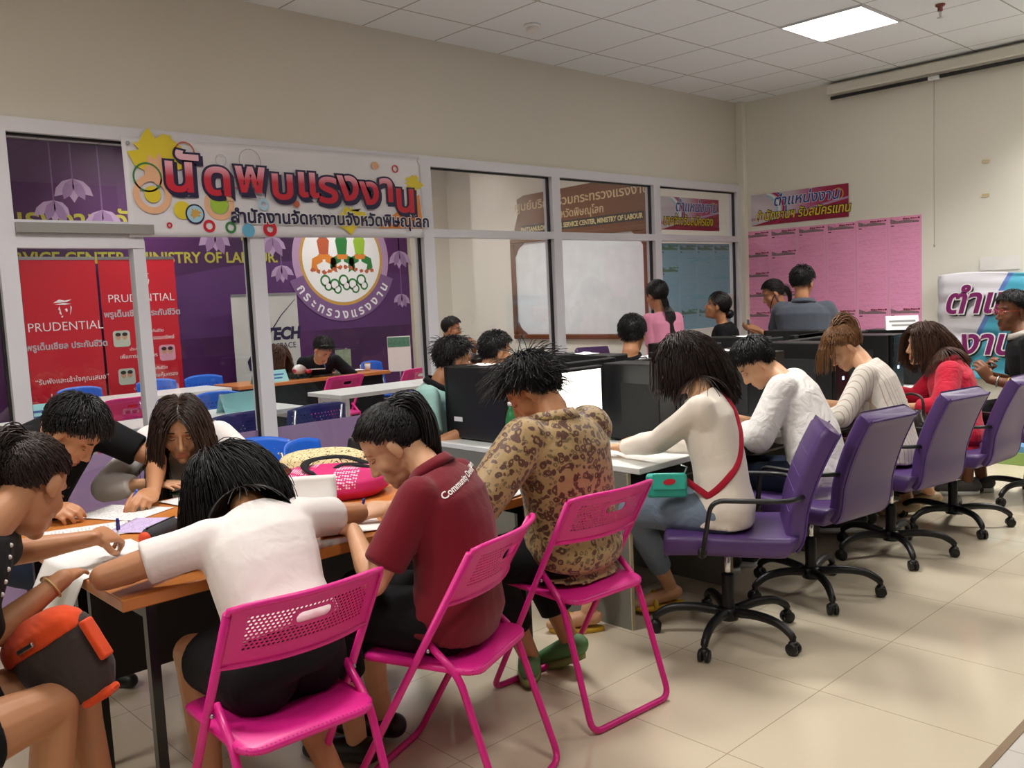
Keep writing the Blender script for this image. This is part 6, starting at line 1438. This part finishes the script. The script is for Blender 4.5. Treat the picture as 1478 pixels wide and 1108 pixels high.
cb_ = thing('scarf', 'folded cream scarf with dark branches printed on it, behind the pink backpack', 'scarf', (2.03, 3.40, TZ), math.radians(-40))
def m_scarf():
    t = NT('cream_scarf_cloth'); co = t.coord(); n = t.n('ShaderNodeTexNoise', i_Vector=co, i_Scale=14.0, i_Detail=1.0, i_Distortion=2.5); f = t.math('LESS_THAN', t.math('ABSOLUTE', t.math('SUBTRACT', n.outputs[0], .5)), .022)
    t.base(t.mix(f, hexc('#d8c698'), hexc('#3c3326'))); t.b.inputs['Roughness'].default_value = .85; return t.m
add_me(blob([(0, 0, .002, .18, .10), (0, 0, .05, .20, .12), (.0, 0, .10, .18, .10), (0, 0, .125, .12, .06)], amp=.016, seed=9), 'cloth', m_scarf(), cb_)
bb = thing('handbag', 'flat black handbag behind the cream scarf', 'bag', (2.33, 3.52, TZ), math.radians(-30))
add_me(blob([(0, 0, .002, .08, .05), (0, 0, .05, .085, .05), (0, 0, .13, .07, .03)], amp=.006, seed=5), 'bag_body', mat('black_leather', '#17161a', .4), bb); MB().tube(smooth_path([(-.06, 0, .12), (-.03, 0, .17), (.03, 0, .17), (.06, 0, .12)], 5), .006, 8).build('handle', mat('black_leather', '#17161a', .4), bb)
br = thing('handbag', 'slouching dark brown handbag right of the head of the woman in the white t-shirt', 'bag', (1.66, 3.17, TZ), math.radians(20))
add_me(blob([(0, 0, .002, .10, .07), (0, 0, .05, .11, .08), (0, 0, .10, .09, .055), (0, 0, .14, .05, .03)], amp=.012, seed=6), 'bag_body', mat('dark_brown_leather', '#2e201a', .45), br); MB().tube(smooth_path([(-.06, 0, .11), (-.05, .05, .15), (.04, .06, .15), (.06, 0, .11)], 5), .007, 8).build('handle', mat('dark_brown_leather', '#2e201a', .45), br)
MB().box((0, -.075, .12), (.03, .006, .02)).build('clasp', mat('brass', '#b08d4a', .3, metal=1), br)
# bag on the lap at the left
lb = thing('backpack', 'dark brown and orange backpack on the lap of the woman at the left edge', 'bag', tuple(P(92, 948, 2.24)), math.radians(-50)); lb.rotation_euler = (0, -.5, math.radians(-50)); lb.scale = (1.22, 1.22, 1.22)
brn, orn = fabric('dark_taupe_nylon', '#3b302e', .08, .3, 12), fabric('orange_nylon', '#d9481a', .06, .25, 12)
add_me(blob([(0, 0, -.10, .06, .03), (0, 0, -.06, .085, .05), (0, .0, .02, .09, .055), (0, 0, .06, .085, .05), (0, .0, .08, .05, .02)], amp=.014, seed=3), 'bag_body', brn, lb)
add_me(blob([(-.01, -.004, .035, .096, .058), (-.01, -.004, .07, .092, .054), (-.012, 0, .095, .07, .036), (-.012, 0, .105, .04, .018)], amp=.006, seed=2), 'orange_flap', orn, lb)
MB().box((.093, -.01, .0), (.014, .035, .09)).build('side_tab', orn, lb, bevel=.005); MB().box((.035, -.01, -.105), (.07, .05, .02)).build('bottom_trim', orn, lb, bevel=.01)
MB().box((-.01, -.064, .055), (.04, .008, .01)).build('buckle', steel, lb, bevel=.002)
# teal purse and red strap
tp = thing('purse', 'small turquoise purse with a red oval on its flap, on a red shoulder strap', 'purse', tuple(P(962, 700, 3.72)), math.radians(-50))
tq = mat('turquoise_leather', '#1fa596', .4)
MB().box((0, 0, 0), (.17, .055, .10)).build('pouch', tq, tp, bevel=.018, bseg=3)
MB().box((.01, -.031, .022), (.135, .012, .07)).build('flap', mat('turquoise_leather_light', '#2cb8a6', .4), tp, bevel=.006)
MB().prism(ngon(0, 0, .026, .012, 18), .003, basis((.01, -.0375, .022), (1, 0, .12), (-.12, 0, 1))).build('red_oval', ink['red'], tp)
MB().tube([(.07, 0, .04), (.085, 0, .075), (.06, 0, .085)], .004, 6).build('clip', steel, tp)
tr = tree_of(I7, 'long_sleeved_top'); N7, L7, F7 = I7['neck'], I7['LS'], I7['FS']
pts = [N7-L7*.08+F7*.07-V(0, 0, .03), N7-L7*.085-F7*.02+V(0, 0, .0), I7['sp'](.85)-L7*.03-F7*.13, I7['sp'](.66)+L7*.04-F7*.14, I7['sp'](.45)+L7*.11-F7*.10, I7['sp'](.28)+L7*.17-F7*.02, I7['sp'](.2)+L7*.19+F7*.05]
wpts = lay_line(tr, pts, .004, 8)+[P(985, 690, 3.72)]
so = MB().tube(wpts, .014, 8, flat=.22).build('shoulder_strap', fabric('crimson_webbing', '#a8142f', .08, .05), tp); so.matrix_parent_inverse = tp.matrix_basis.inverted() if False else (Matrix.Translation(tp.location) @ Matrix.Rotation(math.radians(-50), 4, 'Z')).inverted()
# handbag beside the woman in red, shoulder bag and phone of the woman in pink
hb = thing('handbag', 'shiny dark brown handbag between the purple chairs beside the woman in red', 'bag', (5.22, 2.16, .60), math.radians(60))
add_me(blob([(0, 0, -.13, .13, .05), (0, 0, -.04, .16, .075), (0, 0, .08, .13, .06), (0, 0, .14, .08, .03)], amp=.012, seed=12), 'bag_body', mat('glossy_brown_leather', '#2a1d1a', .3), hb); MB().tube(smooth_path([(-.09, 0, .11), (-.07, 0, .22), (.07, 0, .22), (.09, 0, .11)], 6), .008, 8).build('handle', mat('dark_brown_leather', '#2e201a', .45), hb); MB().ell((0, -.06, .09), (.014, .012, .012)).build('clasp', chrome, hb)
sb = thing('shoulder_bag', 'dark shoulder bag hanging at the side of the woman with the phone', 'bag', tuple(P(1128, 482, 7.75)), math.radians(40))
add_me(blob([(0, 0, -.12, .12, .05), (0, 0, -.02, .15, .06), (0, 0, .06, .12, .05)], amp=.01, seed=14), 'bag_body', mat('black_leather', '#17161a', .4), sb)
MB().tube(smooth_path([(-.09, 0, .05), (-.05, .02, .22), (.0, .05, .34), (.05, .08, .2), (.09, 0, .05)], 6), .009, 8, flat=.5).build('strap', mat('maroon_leather', '#4a1422', .45), sb)
q = (I14['pinch']['L']+I14['pinch']['R'])/2 if False else I14['pinch']['L']
pp = thing('phone', 'grey phone in the hands of the woman in pink at the notices', 'phone', tuple(q), math.radians(40)); MB().box((0, 0, 0), (.075, .012, .15)).build('shell', mat('grey_phone', '#6d7272', .4), pp, bevel=.004); MB().box((0, -.0068, 0), (.066, .001, .135)).build('screen', screen_off, pp)
# bottle and can on the end of the desk, papers on the computer cases
bt = thing('bottle', 'green drink bottle with a blue label beside the first computer case', 'bottle', (3.06, 3.28, .74))
MB().lathe([(.028, 0), (.031, .01), (.031, .14), (.02, .18), (.013, .20), (.013, .215)], n=18).build('bottle_body', mat('green_plastic', '#2f7a4a', .25), bt); MB().lathe([(.0315, .06), (.0315, .12)], n=18).build('label_band', ink['dblue'], bt); MB().lathe([(.015, .215), (.015, .235)], n=14).build('cap', label_w, bt)
bx = thing('snack_box', 'small yellow box in front of the green drink bottle', 'box', (3.05, 3.17, .74), math.radians(15)); MB().box((0, 0, .05), (.06, .04, .10)).build('carton', ink['yellow'], bx, bevel=.003); MB().box((0, -.0205, .05), (.05, .001, .04)).build('printed_panel', ink['green'], bx)
def tent(x, y, z, rz, w_, h_, m, lab, lines=None, group=None, name='tent_card', cat='card'):
    t = thing(name, lab, cat, (x, y, z), math.radians(rz), group)
    MB().add([(-w_/2, -h_*.45, 0), (w_/2, -h_*.45, 0), (w_/2, 0, h_), (-w_/2, 0, h_), (-w_/2, h_*.45, 0), (w_/2, h_*.45, 0), (-w_/2, -h_*.43, 0), (w_/2, -h_*.43, 0), (w_/2, 0, h_*.97), (-w_/2, 0, h_*.97), (-w_/2, h_*.43, 0), (w_/2, h_*.43, 0)],
             [(0, 1, 2, 3), (3, 2, 5, 4), (7, 6, 9, 8), (8, 9, 10, 11), (0, 6, 7, 1), (4, 5, 11, 10), (1, 7, 8, 2), (2, 8, 11, 5), (0, 3, 9, 6), (3, 4, 10, 9)]).build('folded_card', m, t)
    if lines:
        for k in range(2): MB().box((0, -h_*.45*(1-.62+.28*k)-.0012, h_*(.62-.28*k)), (w_*(.8-.15*k), .001, h_*.12), M=Matrix.Rotation(-.42, 3, 'X')).build('printed_line', lines, t)
    return t
tent(6.48, 2.76, 1.14, -58, .22, .10, label_w, 'white folded card on top of the computer case beside the woman in red', ink['grey'])
for x, y, r, lb_, z in ((3.2, 3.62, 20, 'white slip lying on top of the computer case by the mint green shirt', 1.141), (4.0, 3.62, -10, 'white slip lying on top of the second computer case across the desk', 1.141), (4.36, 2.84, 30, 'white slip on the computer case behind the person in the sheer white shirt', 1.141), (5.66, 3.55, -35, 'white slip on the computer case below the woman with a bun', 1.141)):
    sheet_on(x, y, r, .12, .16, paper, lb_, z=z, curl=.02, group='white slips on the computer cases')
# ------------------------------------------------------------ furniture and things behind the glass
white_m = mat('white_powder_coat', '#cfd0d2', .4)
bl = fabric('black_table_skirt', '#111014', .1)
wt = long_table(4.02, 8.22, 5.85, 8.78, 'wooden topped booth table with a black front behind the glass', orange_wood, (-.24, .04, bl), 'tables behind the glass')
long_table(2.45, 8.22, 3.95, 8.78, 'white table in front of the two red banners', white_lam, None, 'tables behind the glass', white_m)
long_table(2.15, 6.02, 3.48, 6.56, 'white table behind the two navy chairs', white_lam, None, 'tables behind the glass', white_m)
long_table(4.04, 6.40, 5.6, 6.95, 'long white table end seen above the ponytail of the woman in maroon', white_lam, None, 'tables behind the glass', white_m)
long_table(1.35, 6.85, 2.3, 7.4, 'white table behind the left door post carrying a blue card', white_lam, None, 'tables behind the glass', white_m)
long_table(6.15, 7.72, 7.25, 8.12, 'narrow wooden table under the elbows of the man with glasses', orange_wood, (.1, .1, bl), 'tables behind the glass')
cyan_c = mat('cyan_card', '#8fcfd4', .6)
tent(1.92, 7.05, TZ, 0, .34, .14, cyan_c, 'pale blue card with dark writing behind the left door post', ink['dblue'], 'folded name cards')
tent(3.1, 6.25, TZ, 6, .42, .14, cyan_c, 'teal folded card on the white table behind the navy chairs', None, 'folded name cards')
tent(4.42, 8.33, TZ, 8, .40, .12, cyan_c, 'teal name card on the booth table left of the model aeroplane', ink['dblue'], 'folded name cards')
def rollup(x, y, w_, h_, rz, m, lab):
    t = thing('roll_up_banner', lab, 'banner', (x, y, 0), math.radians(rz), 'roll up banners')
    MB().bbox((-w_/2, -.06, 0), (w_/2, .06, .07)).build('base', steel, t, bevel=.01); MB().bbox((-w_/2, -.004, .07), (w_/2, 0, h_)).build('sheet', m, t); MB().bbox((-w_/2, -.008, h_-.02), (w_/2, .008, h_+.01)).build('top_rail', steel, t)
    MB().tube([(0, .03, .05), (0, .012, h_)], .008, 8).build('pole', steel, t)
    return t
redv = mat('red_vinyl', '#c2182c', .4, var=.03, vscale=2)
def TL(t, s, size, x, z, m, name='lettering', **k):
    o = text_mesh(s, size, basis((x, -.0062, z), (1, 0, 0), (0, 0, 1)), m, t, name, align='CENTER', **k); return o
def face_logo(t, cx, cz, s_):
    for pts in ([(-.5, .45), (-.2, .62), (.1, .56), (.45, .62), (.2, .48), (-.15, .46)], [(-.42, .36), (0, .44), (.42, .38), (.1, .34)], [(-.2, .28), (-.28, .1), (-.2, .05), (-.24, -.1), (-.12, -.2), (-.16, .05)], [(.05, .1), (.16, .16), (.2, .02), (.12, -.04), (.1, .04)], [(.36, .3), (.42, .2), (.36, -.05), (.3, -.2), (.34, .05)], [(-.18, -.28), (-.05, -.22), (-.1, -.34)]):
        MB().prism([(cx+x*s_, cz+y*s_) for x, y in pts], .0008, basis((0, -.0055, 0), (1, 0, 0), (0, 0, 1))).build('logo_mark', ink['white'], t)
R1 = rollup(2.87, 9.58, .74, 2.10, 4, redv, 'left red roll-up banner with a white telephone number')
face_logo(R1, .02, 1.57, .19); TL(R1, 'PRUDENTIAL', .125, .03, 1.38, ink['white'], offset=-.001); TL(R1, 'พรูเด็นเชียล ประกันชีวิต', .085, .03, 1.20, ink['silver'], offset=.002)
TL(R1, '“รับฟังและเข้าใจคุณเสมอ”', .07, .05, .86, ink['white']); TL(R1, '1621', .13, .09, .66, ink['white'], offset=.004); TL(R1, 'www.prudential.co.th', .06, .04, .53, ink['white'])
MB().tube([(-.17, -.006, .76), (-.175, -.006, .71), (-.15, -.006, .67), (-.10, -.006, .655)], [.022, .012, .012, .022], 8, flat=.1).build('phone_mark', ink['white'], R1)
R2 = rollup(3.66, 9.60, .78, 2.10, -3, redv, 'right red roll-up banner with small family pictures')
face_logo(R2, .04, 1.83, .17); TL(R2, 'PRUDENTIAL', .118, .02, 1.64, ink['white'], offset=-.001); TL(R2, 'พรูเด็นเชียล ประกันชีวิต', .085, .02, 1.49, ink['silver'], offset=.002)
skn, drk, pnk = mat('printed_skin', '#c99a7c', .5), mat('printed_dark', '#2a2220', .5), mat('printed_pink', '#d79bb0', .5)
for k, (x, z, s_, tx) in enumerate(((-.22, 1.26, 'เพื่อการออมทรัพย์', .13), (.24, 1.08, 'เพื่อการศึกษาบุตร', -.06), (-.20, .86, 'เพื่อความคุ้มครอง', .14), (.25, .66, 'เพื่อการเกษียณอายุ', -.05), (-.19, .44, 'เพื่อคนที่คุณรัก', .12))):
    MB().prism(rounded := rounded_rect(.17, .17, .03), .001, basis((x, -.0052, z), (1, 0, 0), (0, 0, 1))).build('picture', [mat('picture_sky', '#b9c3b4', .5), pnk][k % 2], R2)
    for q_ in (-1, 1):
        MB().prism(ngon(x+q_*.032, z+.02, .026, .034, 16), .001, basis((0, -.0066, 0), (1, 0, 0), (0, 0, 1))).build('picture_face', skn, R2); MB().prism(ngon(x+q_*.034, z+.045, .028, .02, 14), .001, basis((0, -.0078, 0), (1, 0, 0), (0, 0, 1))).build('picture_hair', drk, R2)
    TL(R2, 'ประกันชีวิต', .042, tx, z+.05, ink['white']); TL(R2, s_, .055, tx, z-.03, ink['white'])
TL(R2, 'NO', .20, .27, .33, mat('dark_red_print', '#8f1020', .5), offset=.004)
R3 = rollup(5.06, 9.52, .86, 1.67, 3, mat('white_banner_vinyl', '#c9cac6', .4), 'white roll-up banner with a black aircraft line logo behind the booth table')
TL(R3, 'TECH', .19, .20, 1.14, ink['navy'], offset=.010, shear=.15); TL(R3, 'AEROSPACE', .095, .12, 1.03, ink['navy'], offset=.0)
def stroke(t, pts, w_, m, nm):
    L_ = []; R_ = []
    for i, q in enumerate(pts):
        a = np.array(pts[max(0, i-1)]); b = np.array(pts[min(len(pts)-1, i+1)]); d = unit(b-a); n_ = np.array([-d[1], d[0]]); ww = w_[i] if hasattr(w_, '__len__') else w_; L_.append(tuple(np.array(q)+n_*ww)); R_.append(tuple(np.array(q)-n_*ww))
    MB().prism(L_+R_[::-1], .001, basis((0, -.0055, 0), (1, 0, 0), (0, 0, 1))).build(nm, m, t)
stroke(R3, [(.40, 1.60), (.20, 1.42), (.02, 1.2), (-.10, 1.02)], [.003, .006, .008, .01], ink['navy'], 'logo_line')
stroke(R3, [(-.02, 1.28), (-.10, 1.16), (-.17, 1.06), (-.2, 1.0)], [.012, .022, .024, .02], ink['red'], 'logo_stroke')
stroke(R3, [(-.2, 1.0), (-.26, .90), (-.24, .82), (-.14, .80), (.0, .86)], [.014, .022, .026, .02, .004], ink['navy'], 'logo_stroke')
nt = thing('standing_notice', 'pale printed notice on a thin stand by the purple wall', 'notice', tuple(V(*P(577, 520, 10.2)[:2], 0)), math.radians(-35))
MB().bbox((-.13, -.004, .72), (.13, .004, 1.12)).build('sheet', form, nt); MB().bbox((-.125, -.006, 1.0), (.125, -.0045, 1.11)).build('header', hd_b, nt); MB().tube([(0, .01, .02), (0, .01, 1.1)], .01, 8).lathe([(.14, 0), (.14, .015), (.02, .025)], n=20).build('stand', steel, nt)
# model aeroplane
ap = thing('model_aeroplane', 'white toy aeroplane with red engines on the booth table', 'toy aeroplane', (4.86, 8.42, TZ), math.radians(28))
wp = mat('white_toy_plastic', '#e4e1dd', .3); rp = mat('red_toy_plastic', '#c8324a', .3)
MB().tube([(-.165, 0, .085), (-.155, 0, .09), (-.11, 0, .10), (-.03, 0, .10), (.06, 0, .105), (.15, 0, .125), (.19, 0, .135)], [.012, .035, .052, .055, .045, .022, .008], 16).build('fuselage', wp, ap)
for q_ in (-1, 1):
    MB().prism([(-.04, 0), (.04, 0), (.09, q_*.19), (.06, q_*.19)][::q_], .01, basis((0, q_*.03, .085), (1, 0, 0), (0, 1, 0))).build('wing', wp, ap)
    MB().prism([(.13, 0), (.18, 0), (.20, q_*.08), (.18, q_*.08)][::q_], .007, basis((0, 0, .13), (1, 0, 0), (0, 1, 0))).build('tailplane', wp, ap)
    MB().tube([(-.05, q_*.085, .07), (-.03, q_*.085, .072), (.02, q_*.085, .075)], [.018, .024, .016], 12).build('engine', rp, ap)
    MB().tube([(.03, q_*.055, .024), (.03, q_*.075, .024)], .024, 12).build('wheel', black_p, ap)
MB().tube([(-.10, -.01, .022), (-.10, .01, .022)], .022, 12).build('wheel', black_p, ap); MB().prism([(.10, .12), (.19, .13), (.215, .23), (.175, .23)], .008, basis((0, .004, 0), (1, 0, 0), (0, 0, 1))).build('tail_fin', wp, ap); MB().prism([(.165, .2), (.205, .2), (.213, .222), (.172, .222)], .0095, basis((0, .0048, 0), (1, 0, 0), (0, 0, 1))).build('fin_mark', rp, ap)
MB().ell((-.135, 0, .115), (.02, .03, .012)).build('cockpit_window', drk, ap); MB().ell((-.165, 0, .09), (.012, .022, .022)).build('nose', rp, ap)
ac = thing('sign_holder', 'clear upright sign holder with a green leaflet on the booth table', 'sign holder', (5.42, 8.50, TZ), math.radians(-12)); MB().bbox((-.09, -.004, .0), (.09, .004, .26)).build('leaflet', mat('green_leaflet', '#8fa68a', .4, var=.25, vscale=30), ac); MB().bbox((-.1, -.06, 0), (.1, .06, .006)).build('foot', mat('clear_acrylic', '#b9c4c0', .15), ac)
cu = thing('cup', 'small white cup with a gold rim at the end of the booth table', 'cup', (5.70, 8.45, TZ)); MB().lathe([(.026, 0), (.034, .09), (.032, .09), (.024, .008)], n=18).build('cup_wall', label_w, cu); MB().lathe([(.0345, .082), (.0348, .09)], n=18).build('rim_band', ink['gold'], cu)
sheet_on(5.1, 8.48, 10, .30, .21, paper, 'white sheet on the booth table in front of the man in the suit'); sheet_on(5.58, 8.62, -8, .30, .21, paper, 'white sheet beside the cup on the booth table')
kb = thing('backpack', 'black bag lying on the narrow wooden table under the white board', 'bag', (6.98, 7.92, TZ), 0); add_me(blob([(0, 0, .002, .15, .09), (0, 0, .05, .16, .1), (0, 0, .10, .08, .05)], amp=.008, seed=21), 'bag_body', mat('black_leather', '#17161a', .4), kb)
MB().tube(smooth_path([(-.05, 0, .095), (-.03, 0, .13), (.03, 0, .13), (.05, 0, .095)], 5), .006, 8).build('handle', tape, kb)
